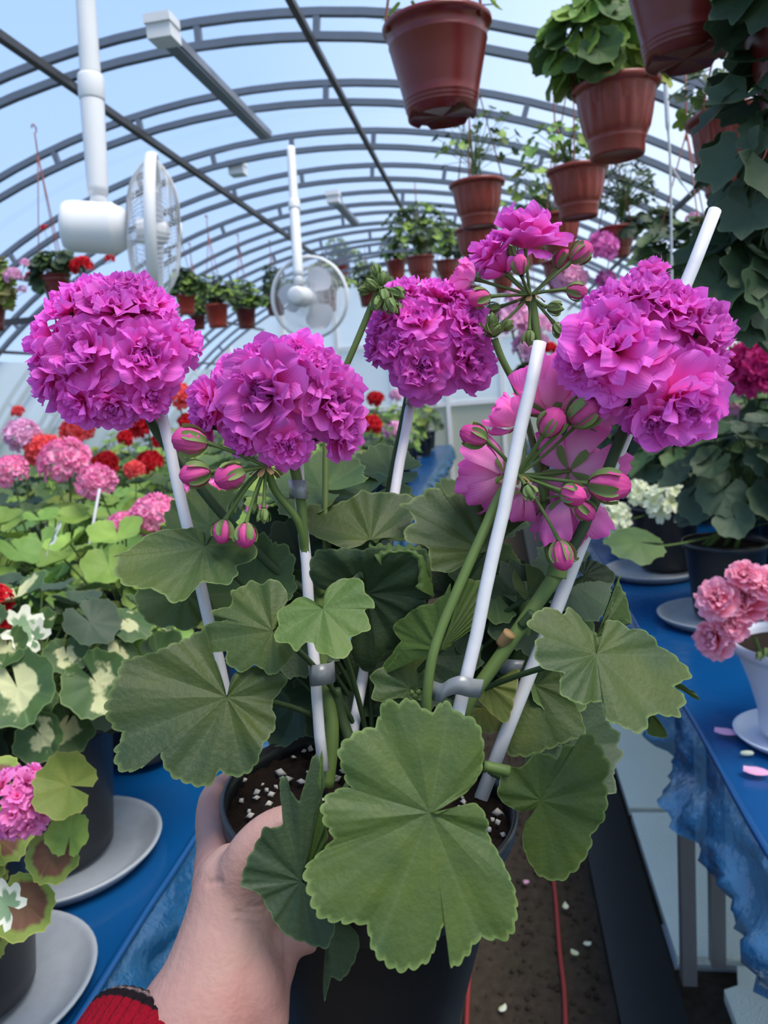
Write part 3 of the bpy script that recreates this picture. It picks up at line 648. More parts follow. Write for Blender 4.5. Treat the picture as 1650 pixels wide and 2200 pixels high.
hanging(1326, 488, 80, 3.6, 'ribbed', 'terra', 'terracotta pot with fine dark feathery foliage near the white twine', [((.5, 0, 1.5), (1.5, 1.3, 2.0), 80, .036, ['leaf_dark', 'leaf_grey'], 'needle', 15), ((1.5, -.2, -.3), (1.6, 1.2, .9), 40, .042, LD, 'round', 16)], [(1296, 530, 36, 'orchid', 12), (1302, 602, 24, 'orchid', 9), (1222, 600, 40, 'pale', 12)])
hanging(1582, 246, 208, 2.0, 'ribbed', 'terra', 'fluted terracotta pot half hidden behind dark overhanging leaves', [((-.4, -.1, .3), (.9, .8, .8), 16, .036, ['leaf_mass', 'leaf', 'leaf_dark'], 'ivy', 17)], hang=.45)
hanging(PY(1800, -20, 1.15), None, .12, 1.15, 'smooth', 'terra_dark', 'pot with big dark trailing leaves spilling down at the top right corner', [((-.62, -.1, .1), (.50, .8, .9), 30, .050, ['leaf_dark', 'leaf_grey', 'leaf_dark'], 'toothed', 18, 'stem_dark', -.9, 1.0), ((-.85, 0, -1.7), (.42, .6, 1.3), 24, .052, ['leaf_dark', 'leaf_grey'], 'toothed', 19, 'stem_dark', -1, 1.1), ((-1.05, 0, -3.0), (.50, .5, .6), 22, .048, ['leaf_dark', 'leaf_grey'], 'toothed', 20, 'stem_dark', -1, 1.1)], hang=.4)
hanging(1480, 610, 190, 2.9, 'ribbed', 'terra', 'pot hidden in dark bushy foliage with mauve-pink blooms behind the tall white stake', [((0, -.1, .4), (1.15, .9, 1.0), 64, .058, LD, 'round', 21, 'stem_dark', -.7)], [(1545, 488, 24, 'orchid', 9), (1590, 474, 26, 'orchid', 9), (1490, 470, 16, 'pale', 6)])
# the far side and the row over the pink table
hanging(118, 592, 66, 3.4, 'smooth', 'terra_dark', 'brown hanging pot with crimson-red geranium blooms left of the big fan', [((0, 0, .55), (1.6, 1.3, 1.0), 50, .038, LD, 'round', 22), ((-.8, 0, -.5), (.9, .9, .7), 20, .038, LD, 'round', 23)], [(176, 572, 27, 'red', 10), (95, 490, 9, 'red', 5), (236, 556, 13, 'red', 6), (62, 592, 10, 'red', 5)], hang=.75)
hanging(-24, 655, 70, 2.6, 'smooth', 'terra_dark', 'hanging pot with dry yellowish foliage and lilac-pink blooms at the far edge', [((.75, -.1, 1.0), (.85, .8, 1.9), 90, .034, ['dry', 'dry', 'dry', 'leaf_mass'], 'ivy', 24, 'stem', -.7)], [(28, 592, 22, 'pale', 9), (52, 565, 12, 'pale', 6), (48, 622, 12, 'pale', 6)])
for i, (x, y, w, Y, mt, lb) in enumerate([(464, 655, 52, 5.4, 'red_plastic', 'brick-red hanging pot with black rim, second from the big fan'), (527, 663, 46, 6.1, 'terra_dark', 'brown-red hanging pot with drooping green, nearest the posts of the end wall'), (590, 634, 46, 6.6, 'terra_dark', 'dark hanging pot with upright conifer-like plant half behind the smaller fan'), (398, 634, 44, 5.0, 'red_plastic', 'brick-red hanging pot just behind the edge of the big fan'), (424, 676, 34, 5.8, 'terra_dark', 'small brown hanging pot lower than the brick-red one by the big fan'), (700, 622, 50, 7.0, 'terra_dark', 'dark pot with wide bright foliage directly behind the smaller fan'), (790, 615, 46, 7.8, 'terra_dark', 'dark pot under green foliage between smaller fan and magenta blooms'), (850, 560, 44, 8.2, 'terra', 'far terracotta pot with loose green foliage near the roof ridge'), (730, 560, 40, 8.7, 'terra', 'far terracotta pot in the green clump above the smaller fan')]):
    hanging(x, y, w, Y, 'black' if i != 9 else 'smooth', mt, lb, [((-.1, 0, .9), ((1.3, 1.0, 1.7) if i != 2 else (.8, .8, 1.9)), 70, .048, LS if i != 2 else ['leaf_dark', 'leaf_grey'], 'ivy' if i % 2 else 'needle', 30 + i), ((.7, 0, .3), (1.7, 1.0, .9), 36, .05, LS, 'ivy', 50 + i)], hang=.62)
for i, (x, y, w, Y) in enumerate([(960, 560, 54, 6.3), (1080, 590, 50, 7.2), (1010, 615, 46, 8.3), (1150, 520, 60, 5.2)]):
    hanging(x, y, w, Y, 'ribbed', 'terra', ['small terracotta pot hidden in loose green leaves above the third flower head', 'far terracotta pot behind the bud umbel on its green stalk', 'far terracotta pot low between the centre flower heads', 'terracotta pot in hazy green leaves beside the diagonal chain'][i], [((0, 0, .9), (2.3, 1.5, 1.8), 90, .050, ['leaf_mass', 'leaf', 'leaf_grey'], 'ivy', 70 + i)])
hanging(1150, 830, 60, 5.0, 'ribbed', 'terra', 'low hanging pot of pale lilac-white blooms glimpsed behind the front white stake', [((0, 0, .8), (1.3, 1, 1.0), 30, .05, LS, 'round', 90)], [(1100, 690, 46, 'pale', 12), (1140, 745, 40, 'pale', 12), (1110, 640, 26, 'pale', 9), (1160, 700, 30, 'pale', 9)], hang=.9)
# twines
for pts, r, lb in (([(1428, 138, 2.2), (1434, 260, 2.2), (1440, 360, 2.2), (1444, 640, 2.2)], .0042, 'white twine hanging straight down from the roof beside the fluted pots'), ([(1438, 350, 2.2), (1462, 390, 2.25), (1485, 420, 2.3)], .002, 'thin white thread branching sideways off the white twine')):
    tag(part('twine', MB().tube(spline([PY(*p) for p in pts], 8), [r * (1.5 if i < 10 else .8) for i in range(len(pts) * 8 - 7)], 6), M['twine'], None), lb, 'twine')
# shelf bar
tag(part('shelf_bar', MB().tube([Vector((-3.2, 3.5, PY(20, 686, 3.5).z)), Vector((PY(92, 686, 3.5).x, 3.5, PY(92, 686, 3.5).z))], .02, 4), M['steel_dark'], None, smooth=False), 'dark horizontal bar under the dry hanging plant', 'bar')

# ------------------------------------------------------------------ plants standing on the tables
BED = []
def potted(x, y, R, style, mat, label, fol, Zb=TZ, group=None, cat='potted plant', zpot=None):
    H = {'black': 1.85, 'white': 1.6, 'smooth': 1.7}[style] * R; c = Vector((x, y, Zb + H + .012)); t = thing('potted_geranium', (x, y, Zb), label, cat, group)
    pot(t, c, R, style, mat)
    root = c + Vector((0, 0, -.02))
    for f in fol: foliage(t, root, c + Vector(f[0]), f[1], f[2], f[3], f[4], *f[5:])
    BED.append((t, c)); return t, c
def head(t, c, x, y, rp, Y, pal, n=15, kind='semi', **k):
    p = PY(x, y, Y); return umbel(t, p, rp * Y / F_PX * .97, pal, n, Vector((0, -.55, 1)).normalized(), kind, stem_from=c + Vector((0, 0, -.02)), **k)
# the two black pots at the near edge
saucer(Vector((-.715, 1.035, TZ)), .150, 'greypl', 'grey saucer under the black pot of the cream-blotched geranium')
t, c = potted(-.735, 1.045, .118, 'black', 'black', 'black pot of geranium with cream-blotched leaves on a grey saucer', [((.02, .0, .09), (.20, .17, .13), 58, .052, ['leaf_varieg'] * 3 + ['leaf_grey'], 'round', 201, 'stem', -.75, .9), ((-.14, -.05, .02), (.16, .14, .12), 20, .05, ['leaf_varieg', 'leaf_grey'], 'round', 202, 'stem', -.8, .9)])
for i, (x, y, s, ang) in enumerate([(45, 1352, .030, -.7), (70, 1375, .026, .4), (110, 1160, .026, -.2)]):
    put('leaf', leafmesh('cut', i, 'leaf_white'), t, frame(PY(x, y, .95), Vector((.8 * math.sin(i * 2 + 1), -.45, .5)), ang * 3) @ Matrix.Scale(s * 1.25, 4))
saucer(Vector((-.665, .745, TZ)), .143, 'greypl', 'grey saucer under the nearest black pot by the table corner')
t, c = potted(-.680, .745, .112, 'black', 'black', 'nearest black pot of geranium with brown-hearted leaves and bright pink bloom', [((-.0, -.03, .02), (.14, .12, .07), 22, .036, ['leaf_zonal'], 'round', 204, 'stem', -.5, 1.0), ((.07, -.08, -.03), (.05, .05, .06), 7, .036, ['leaf_zonal'], 'round', 205, 'stem', -.8, 1.0)])
umbel(t, PY(38, 1722, .66), .040, 'pink', 16, Vector((.15, -.75, .7)).normalized(), 'semi', c, 'stem', .42)
for x, y, s, mt, k in ((150, 1688, .036, 'leaf_yellow', 1), (112, 1836, .030, 'leaf_zonal', 2), (52, 1940, .036, 'leaf_zonal', 3), (150, 1795, .026, 'leaf_mass', 0)):
    put('leaf', leafmesh('round', k, mt), t, frame(PY(x, y, .66), Vector((.1 * k, -.85, .5)), k * 1.3) @ Matrix.Scale(s, 4))
put('leaf', leafmesh('cut', 3, 'leaf_white'), t, frame(PY(16, 1946, .60), Vector((.1, -.8, .5)), 1) @ Matrix.Scale(.026, 4))
# the pink bed
NUM = ['one', 'two', 'three', 'four', 'five', 'six', 'seven', 'eight', 'nine', 'ten', 'eleven', 'twelve']; ORD = ['first', 'second', 'third', 'fourth', 'fifth', 'sixth', 'seventh']
rows = [(1.38, 2), (1.70, 3), (2.05, 4), (2.42, 4), (2.85, 5), (3.35, 6), (3.95, 6), (4.65, 7), (5.5, 7), (6.5, 7), (7.6, 6), (8.4, 6)]
kinds = [('light green', ['leaf_mass', 'leaf_light']), ('mid green', ['leaf', 'leaf_mass']), ('grey-green', ['leaf_grey', 'leaf']), ('dark green', ['leaf_dark', 'leaf'])]
HEADS = [(20, 1012, 46, 1.75, 'pinkwhite'), (138, 988, 62, 1.75, 'pinkwhite'), (206, 1036, 50, 1.70, 'pinkwhite'), (48, 934, 46, 2.05, 'pale'), (92, 966, 46, 2.05, 'coral'), (262, 1128, 38, 1.42, 'pinkwhite'), (328, 1104, 54, 1.42, 'pinkwhite'), (432, 1070, 58, 1.42, 'pink'), (552, 1088, 26, 1.42, 'pink'), (166, 924, 42, 2.42, 'coral'), (226, 996, 34, 2.42, 'red'), (312, 906, 42, 2.42, 'red'), (322, 992, 32, 2.42, 'red'), (288, 1008, 26, 2.05, 'coral'), (380, 852, 40, 2.85, 'coral'), (38, 884, 17, 3.35, 'coral'), (402, 905, 24, 2.85, 'red'), (345, 945, 22, 2.85, 'red'), (270, 940, 24, 2.85, 'red'), (806, 857, 22, 5.5, 'red'), (798, 912, 26, 3.95, 'red'), (845, 925, 26, 4.65, 'pale'), (850, 850, 16, 6.5, 'pale'), (740, 870, 24, 4.65, 'coral'), (690, 900, 20, 3.95, 'red'), (440, 880, 20, 3.95, 'coral')]
used = set()
for ri, (Y, n) in enumerate(rows):
    for i in range(n):
        x = -.74 - i * .35 + rnd.uniform(-.03, .03); y = Y + rnd.uniform(-.05, .05)
        if x < -.62 * y - .35 or (y < 1.5 and i == 0 and False): continue
        kn, mats = kinds[(i * 2 + ri) % 4] if ri > 1 else ('light green', ['leaf_mass', 'leaf_light', 'leaf_mass'])
        nL = 46 if Y < 2.2 else 34 if Y < 4.2 else 24
        hs = rnd.uniform(.9, 1.12)
        hh = [h for h in HEADS if abs(h[3] - Y) < .06]
        lab = '%s leafy geranium without bloom, bed row %s, %s from the aisle' % (kn, NUM[ri], ORD[i]); grp = '%s geraniums of the bed' % kn
        R = .10
        c0 = Vector((x, y, TZ + 1.85 * R))
        mine = []
        for h in hh:
            p = PY(h[0], h[1], Y)
            if abs(p.x - x) < .21 or (i == 0 and p.x > x) or i == n - 1 or -.74 - (i + 1) * .35 < -.62 * Y - .35 : mine.append(h)
        for h in mine: HEADS.remove(h)
        if mine:
            names = {'pinkwhite': 'pink-and-white', 'pale': 'pale pink', 'coral': 'coral', 'red': 'red', 'pink': 'candy-pink'}
            cs = []
            for h in mine:
                if names[h[4]] not in cs: cs.append(names[h[4]])
            lab = '%s geranium with %s bloom%s, bed row %s' % (kn, ' and '.join(cs), 's' if len(mine) > 1 else '', NUM[ri])
            if lab in used: lab = lab.replace('geranium', 'bushy geranium', 1)
            used.add(lab); grp = 'flowering geraniums of the bed'
        t, c = potted(x, y, R, 'black', 'black', lab, [((0, 0, .13 * hs), (.175, .175, .18 * hs), nL, .050, mats + (['leaf_yellow'] if (i + ri) % 5 == 0 else []), 'round', 300 + ri * 20 + i, 'stem', -.55)], group=grp)
        for h in mine: head(t, c, *h, n=17 if Y < 2.6 else 12, buds=4 if Y < 2 else 0)
t = thing('potted_geranium', PY(-60, 1400, 1.0), 'geranium with scarlet blooms just entering at the frame edge', 'potted plant')
cR = PY(-70, 1480, 1.02); pot(t, Vector((cR.x, cR.y, TZ + .19)), .10, 'black', 'black')
for x, y in ((-8, 1290), (-4, 1352)): umbel(t, PY(x, y, .98), .026, 'red', 9, Vector((.4, -.7, .6)).normalized(), stem_from=Vector((cR.x, cR.y, TZ + .18)))
for a, b, r, lb in ((PY(214, 1050, 1.6), PY(186, 1205, 1.6), .003, 'white plant stake behind the pink-and-white bloom'), (PY(100, 1090, 2.0), PY(96, 1200, 2.0), .003, 'thin white stake standing between the coral and pink-and-white blooms')):
    tag(part('plant_stake', MB().tube([a, a + (b - a) * 2.2], r, 8), M['stake'], None), lb, 'stake')

# the table with the white pot
Rm = LD
saucer(Vector((.50, 2.66, TZ)), .155, 'greypl', 'grey saucer under the black pot of the cream-white geranium')
t, c = potted(.56, 2.72, .118, 'black', 'black', 'black pot of geranium with creamy white flower heads', [((.10, .0, .10), (.20, .2, .18), 34, .06, LD, 'round', 401, 'stem', -.4)])
for x, y, r, Y in ((1312, 1112, 42, 2.5), (1368, 1058, 28, 2.55), (1436, 1080, 46, 2.5)): head(t, c, x, y, r, Y, 'cream', 11, 'single', fr=.62)
saucer(Vector((.565, 2.14, TZ)), .150, 'greypl', 'grey saucer under the black pot of the grey-leaved geranium')
t, c = potted(.60, 2.16, .112, 'black', 'black', 'black pot of geranium with large grey-green lobed leaves', [((.10, .0, .14), (.23, .18, .20), 54, .070, ['leaf_grey', 'leaf_grey', 'leaf_dark'], 'round', 402, 'stem', -.5)])
pl = PY(1372, 1165, 1.95); put('leaf', leafmesh('round', 2, 'leaf'), t, frame(pl, Vector((.1, -.35, .9)), 1.2) @ Matrix.Scale(.085, 4) )
part('petiole', MB().tube(bez(pl, PY(1400, 1190, 1.98), c + Vector((0, 0, .02)), 8), .0028, 6), M['stem'], t)
wc = PZ(1655, 1545, TZ); wc = Vector((.515, 1.425, TZ))
saucer(wc, .105, 'whitepot', 'white saucer under the white footed pot')
t, c = potted(wc.x + .004, wc.y, .112, 'white', 'whitepot', 'white footed pot of geranium with frilled rose-pink blooms', [((.10, .05, .03), (.12, .12, .08), 12, .04, LD, 'round', 403)])
hub = PY(1622, 1370, 1.34); hm = MB(); hm.tube(bez(hub, hub + Vector((.02, .03, -.08)), c, 6), .004, 6)
hd = part('flower_head', hm, M['stem'], t)
for k, (x, y, r) in enumerate([(1545, 1290, 46), (1598, 1300, 52), (1645, 1260, 44), (1540, 1370, 46), (1600, 1240, 36), (1660, 1320, 48), (1575, 1345, 34)]):
    p = PY(x, y, 1.33 + .02 * (k % 2)); put('floret', floret_mesh('double', k % 4, 'rose'), hd, frame(p, (p - hub).normalized() * .8 + Vector((0, -.7, .15)), k) @ Matrix.Scale(r * 1.36 / F_PX, 4))
for k, (x, y) in enumerate([(1632, 1408), (1646, 1400)]): put('bud', floret_mesh('bud_green', 0, 'rose'), hd, frame(PY(x, y, 1.32), Vector((.1, -.2, -1))) @ Matrix.Scale(.014, 4))
HR = [(1626, 788, 68, 2.6, 'crimson'), (1566, 900, 42, 3.05, 'pale'), (1582, 645, 26, 3.05, 'orchid'), (1660, 700, 30, 3.05, 'crimson'), (1545, 940, 26, 3.05, 'pale'), (1182, 748, 16, 4.6, 'red'), (1170, 790, 18, 4.6, 'red')]
rowsR = [(2.6, [.92, 1.3]), (3.05, [.62, .98, 1.35]), (3.55, [.58, .95, 1.35]), (4.1, [.6, 1.0, 1.4]), (4.6, [.58, .98, 1.38]), (5.6, [.58, 1.0, 1.4]), (6.6, [.6, 1.0, 1.4]), (7.8, [.6, 1.0])]
tall = PY(1600, 900, 2.7)
for ri, (Y, xsR) in enumerate(rowsR):
    for i, x in enumerate(xsR):
        mine = [h for h in HR if abs(h[3] - Y) < .02 and (abs(PY(*h[:2], Y).x - x) < .22 or (i == 0 and PY(*h[:2], Y).x < x) or i == len(xsR) - 1)]
        for h in mine: HR.remove(h)
        kn = ['dark', 'grey-green', 'deep green'][(i + ri) % 3]
        if mine: lab = 'tall %s-leaved geranium with %s bloom on the white-pot table, rank %s' % (kn, {'crimson': 'deep magenta', 'pale': 'pale pink', 'orchid': 'mauve-pink', 'red': 'red'}[mine[0][4]], ['two', 'three', 'four', 'five', 'six', 'seven', 'eight', 'nine'][ri]); grp = 'tall geraniums behind the white pot'
        else: lab = '%s leafy geranium, rank %s on the white-pot table, %s from the aisle' % (kn, NUM[ri + 1], ORD[i]); grp = '%s geraniums behind the white pot' % kn
        t, c = potted(x + rnd.uniform(-.03, .03), Y, .11, 'black', 'black', lab, [((0, 0, .18), (.20, .18, .25), 46 if Y < 4 else 28, .060, [['leaf_dark', 'leaf'], ['leaf_grey', 'leaf_dark'], ['leaf_dark', 'leaf_grey']][(i + ri) % 3], 'round', 500 + ri * 10 + i, 'stem_dark', -.6)], group=grp)
        for h in mine: head(t, c, *h, n=22 if h[2] > 60 else 12)
for i, (x, y) in enumerate([(1605, 1618), (1560, 1575), (1625, 1660)]):
    m = MB().lathe([(0, -.012), (.004, -.009), (.005, 0), (.004, .009), (0, .012)], 8) if i == 0 else MB().grid(lambda u, v: ((u - .5) * .03 * math.sin(PI * (.15 + .7 * v)), (v - .5) * .04, .003 + .006 * math.sin(u * 3) * v), 4, 4)
    tag(part('fallen_petal' if i else 'fallen_bud', m, [PET['cream'], PET['pale'], PET['pale']][i], None, T(PZ(x, y, TZ + .005)) @ (Matrix.Rotation(PI / 2, 4, 'Y') if i == 0 else Matrix.Rotation(1.2, 4, 'Z'))), ['pale green fallen bud lying on the blue film by the white pot', 'tiny pale petal on the blue film near its edge', 'larger lilac petal on the blue film below the fallen bud'][i], 'petal' if i else 'bud')

# ------------------------------------------------------------------ the geranium held up to the lens
PC = P(795, 1704, .462); PR = .0885; PAX = (RIGHT * .05 + UP * .98 - FWD * .17).normalized()
hero = thing('potted_geranium', PC - PAX * .155, 'geranium in a black pot held up by a hand, with big magenta double flower heads', 'potted plant')
PM = frame(PC, PAX, .4)
pm = MB().lathe([(0, -1.72), (.68, -1.72), (.715, -1.70), (.73, -1.5), (.93, -.16), (.965, -.15), (.985, -.13), (1.0, -.02), (.99, 0), (.965, 0), (.95, -.1), (.90, -.45)], 72)
put('pot', pm.mesh('pot', M['black']), hero, PM @ Matrix.Scale(PR, 4))
def soilf(u, v):
    r = .952 * u; q = 2 * PI * v; x, y = r * math.cos(q), r * math.sin(q)
    return (x, y, -.13 + .035 * noise.noise((x * 4, y * 4, 1)) + .05 * noise.noise((x * 15, y * 15, 2)) + .02 * noise.noise((x * 40, y * 40, 5)))
so = put('soil', MB().grid(soilf, 40, 120).mesh('soil', M['soil']), hero, PM @ Matrix.Scale(PR, 4))
pb = MB()
for i in range(150):
    q, r = rnd.uniform(0, 2*PI), .92 * math.sqrt(rnd.random()); s = rnd.uniform(.014, .050); x, y = r * math.cos(q), r * math.sin(q)
    Mx = T(x, y, -.105 + .03 * rnd.random()) @ Matrix.Rotation(rnd.uniform(0, 6), 4, 'Z') @ Matrix.Rotation(rnd.uniform(0, 1), 4, 'X')
    vs = [(s * a * rnd.uniform(.7, 1.2), s * b * rnd.uniform(.5, .9), s * c * rnd.uniform(.5, .8)) for a, b, c in ((1,0,0),(-1,0,0),(0,1,0),(0,-1,0),(0,0,1),(0,0,-1))]
    pb.add(vs, [(0,2,4),(2,1,4),(1,3,4),(3,0,4),(2,0,5),(1,2,5),(3,1,5),(0,3,5)], None, 0, Mx)
put('perlite', pb.mesh('perlite', M['perlite']), hero, PM @ Matrix.Scale(PR, 4), kind='stuff')

ROOT = PC - PAX * .008
def tubeP(name, pts, r0, r1, mat='stem', n=10, parent=None, k=5):
    w = spline([p if isinstance(p, Vector) else P(*p) for p in pts], k)
    return part(name, MB().tube(w, [r0 + (r1 - r0) * i / (len(w) - 1) for i in range(len(w))], n), M[mat], parent or hero)
# woody stems
tubeP('stem', [(960, 1700, .45), (985, 1600, .445), (1000, 1520, .437), (1075, 1410, .44), (1150, 1300, .445), (1195, 1235, .45)], .0036, .0044)
tubeP('stem', [(1195, 1240, .45), (1200, 1215, .45), (1205, 1195, .45)], .0060, .0052)
tubeP('stem', [(700, 1690, .47), (712, 1580, .475), (705, 1500, .48), (690, 1400, .485), (685, 1270, .49)], .0052, .0040)
tubeP('stem', [(790, 1690, .47), (740, 1560, .48), (720, 1480, .48)], .0040, .0036, 'stem_dark')
tubeP('stem', [(850, 1690, .48), (840, 1560, .50), (860, 1400, .50), (900, 1200, .50)], .005, .0035)
tubeP('stem', [(930, 1690, .48), (1010, 1560, .50), (1120, 1400, .49), (1120, 1250, .49)], .005, .0035)
tubeP('cut_stub', [(1120, 1345, .440), (1145, 1316, .437)], .0028, .0030, 'stem_dark')
tubeP('cut_stub', [(1075, 1385, .440), (1095, 1360, .436)], .0030, .0038, 'stem_brown')
tubeP('cut_stub', [(1040, 1645, .42), (1094, 1657, .42)], .0028, .0032, 'stem')

def hero_leaf(pts, J, d, tx=0, ty=0, cup=.0, mat='hero_leaf', sc=1.0, off=(0, 0), nv=7, pleat=.085, curl=.0, cren=26, seed=0, pet=True, nR=11, wav=.02, foldx=0):
    Z = lambda p: (p[0] / sc + off[0], p[1] / sc + off[1])
    pts = [Z(p) for p in pts]; J = Z(J)
    def W(x, y): return P(x, y, d + tx * (x - J[0]) / 1000 + ty * (y - J[1]) / 1000)
    # resample the outline by arc length, add the scalloped margin
    seg = [math.dist(a, b) for a, b in zip(pts, pts[1:])]; Ltot = sum(seg); N = max(90, int(Ltot / 5)); r = random.Random(seed + int(J[0]))
    crv = []
    for i in range(len(pts) - 1):
        a, b, c, e2 = pts[max(0, i - 1)], pts[i], pts[i + 1], pts[min(len(pts) - 1, i + 2)]
        m = max(1, round(N * seg[i] / Ltot))
        for k in range(m):
            t = k / m; h = .45
            crv.append(tuple((2*t**3 - 3*t*t + 1) * b[q] + (t**3 - 2*t*t + t) * h * (c[q] - a[q]) + (-2*t**3 + 3*t*t) * c[q] + (t**3 - t*t) * h * (e2[q] - b[q]) for q in (0, 1)))
    crv.append(pts[-1]); n = len(crv); jw = W(*J)
    acc = 0; out = []; av = 0; ang = []
    for i, p in enumerate(crv):
        if i: acc += math.dist(p, crv[i - 1])
        k = 1 + .042 * abs(math.sin(PI * acc / cren)) ** .6 - .027
        q = (J[0] + (p[0] - J[0]) * k, J[1] + (p[1] - J[1]) * k); out.append(W(*q))
        a = math.atan2(p[1] - J[1], p[0] - J[0])
        if i:
            da = (a - ang[-1][0] + PI) % (2 * PI) - PI; av += da
        ang.append((a, av))
    Lm = sum((o - jw).length for o in out) / n; tot = abs(ang[-1][1]) or 1
    nrm = (W(J[0] + 100, J[1]) - jw).cross(W(J[0], J[1] + 100) - jw).normalized()
    if nrm.dot(FWD) > 0: nrm = -nrm
    ph = r.uniform(0, 6); amp = [r.uniform(.45, 1.35) for q in range(nv + 3)]; vs = [jw]; uv = [(0, .5)]; fs = []
    for i, o in enumerate(out):
        f = min(.9999, abs(ang[i][1]) / tot); pl = (f * nv) % 1; am = amp[int(f * nv)] * (1 - pl) + amp[int(f * nv) + 1] * pl; tri = 1 - abs(2 * pl - 1); p2 = (f * nv * 3 + .5) % 1; t2 = 1 - abs(2 * p2 - 1)
        for k in range(1, nR + 1):
            t = k / nR
            z = Lm * (cup * t * t + am * pleat * t * (1 - .35 * t) * (1 - tri) ** 1.0 * 1.6 + .020 * max(0, t - .4) * (1 - t2) * 2 + curl * max(0, t - .7) ** 2 * 6 * (-1) + wav * t * t * math.sin(4.3 * 2 * PI * f + ph) + foldx * abs(f - .5) * t)
            z += Lm * .012 * noise.noise((o - jw) * t * 90)
            vs.append(jw + (o - jw) * t + nrm * z); vv = (1 - tri); 
            if t > .45: vv = min(vv, .12 + (1 - t2) * .9 + max(0, .6 - t))
            uv.append((t, vv))
    for i in range(n - 1):
        a, b = 1 + i * nR, 1 + (i + 1) * nR; fs.append((0, a, b))
        for k in range(nR - 1): fs.append((a + k, a + k + 1, b + k + 1, b + k))
    o = part('leaf', MB().add(vs, fs, uv), M[mat], hero)
    if pet:
        e = ROOT + FWD * .03 + PAX * .02 + (jw - ROOT) * .05; b = jw - nrm * .002; mid = (e + b) / 2 + FWD * .03 + PAX * .012
        part('petiole', MB().tube(bez(e, mid, b, 10), [.0017] * 11, 7), M['stem_dark'], hero)
    return o
z6 = dict(sc=2.5, off=(600, 1000)); z5 = dict(sc=2.5, off=(0, 1000)); z7 = dict(sc=2.75, off=(1050, 1000)); za = dict(sc=2.2, off=(600, 1450)); z8 = dict(sc=2.357, off=(0, 1600))
# 1 the big leaf in front
hero_leaf([(938,1742),(1000,1706),(1034,1662),(1041,1620),(1030,1562),(1008,1540),(984,1530),(955,1505),(925,1530),(880,1500),(860,1510),(825,1506),(808,1558),(770,1570),(728,1606),(735,1652),(750,1688),(775,1700),(740,1692),(702,1710),(690,1742),(700,1775),(716,1800),(690,1830),(656,1865),(656,1895),(680,1962),(720,1980),(784,1988),(800,2040),(825,2070),(860,2088),(920,2065),(948,2000),(956,1985),(962,2040),(972,2080),(1005,2055),(1030,2020),(1090,2016),(1108,1965),(1105,1915),(1080,1850),(1050,1792),(1046,1760),(1022,1726),(985,1731),(945,1748)], (924,1746), .352, .02, -.055, -.05, 'hero_leaf', nv=8, cren=30, nR=14, pleat=.09)
# 2 the wide leaf over the pot's left side
hero_leaf([(492,1488),(500,1452),(545,1432),(612,1455),(612,1472),(585,1510),(592,1545),(588,1570),(566,1600),(552,1640),(530,1662),(500,1668),(470,1658),(455,1685),(428,1690),(395,1680),(372,1670),(350,1640),(346,1602),(333,1622),(308,1650),(270,1660),(250,1645),(246,1610),(262,1580),(240,1560),(227,1530),(230,1508),(240,1480),(256,1440),(262,1422),(305,1408),(340,1400),(400,1370),(440,1352),(446,1390),(468,1430),(484,1482)], (487,1498), .415, .04, -.10, -.04, 'hero_leaf', nv=8, cren=27)
# 3 dark leaf above it
hero_leaf([(1480,868),(1500,790),(1540,720),(1525,650),(1470,612),(1400,635),(1350,608),(1290,650),(1240,672),(1240,745),(1150,770),(1138,800),(1220,830),(1110,850),(1060,950),(1110,1002),(1215,1000),(1208,1050),(1250,1085),(1300,1105),(1370,1070),(1440,1118),(1490,1112),(1550,1040),(1578,980),(1500,918)], (1465,890), .425, -.02, -.12, -.10, 'hero_leaf', nv=7, cren=24, **z5)
# 4 bright small leaf
hero_leaf([(240,752),(246,680),(300,625),(350,603),(440,615),(460,680),(510,730),(510,760),(462,772),(490,862),(470,892),(385,922),(390,985),(330,1042),(240,1012),(195,990),(182,950),(130,962),(90,1005),(62,962),(30,950),(-30,930),(-5,850),(-8,790),(40,760),(100,705),(150,710),(228,760)], (236,768), .412, .0, -.16, -.06, 'hero_light', nv=6, cren=30, **z6)
# 5, 6 the pair at the upper left
hero_leaf([(1125,420),(1160,388),(1260,410),(1370,440),(1372,520),(1300,542),(1270,565),(1280,600),(1230,662),(1140,640),(1080,650),(1000,742),(930,752),(850,690),(720,670),(650,640),(618,560),(640,500),(596,505),(700,460),(800,400),(900,370),(990,352),(1060,358),(1108,388),(1102,425)], (1100,436), .462, .02, -.22, .05, 'hero_leaf', nv=7, cren=36, **z5)
hero_leaf([(930,600),(760,640),(720,720),(780,830),(870,870),(930,860),(970,886),(1050,872),(1085,830),(1150,800),(1130,700),(1040,620)], (990,690), .49, 0, -.1, -.05, 'hero_leaf', nv=7, cren=30, **z5)
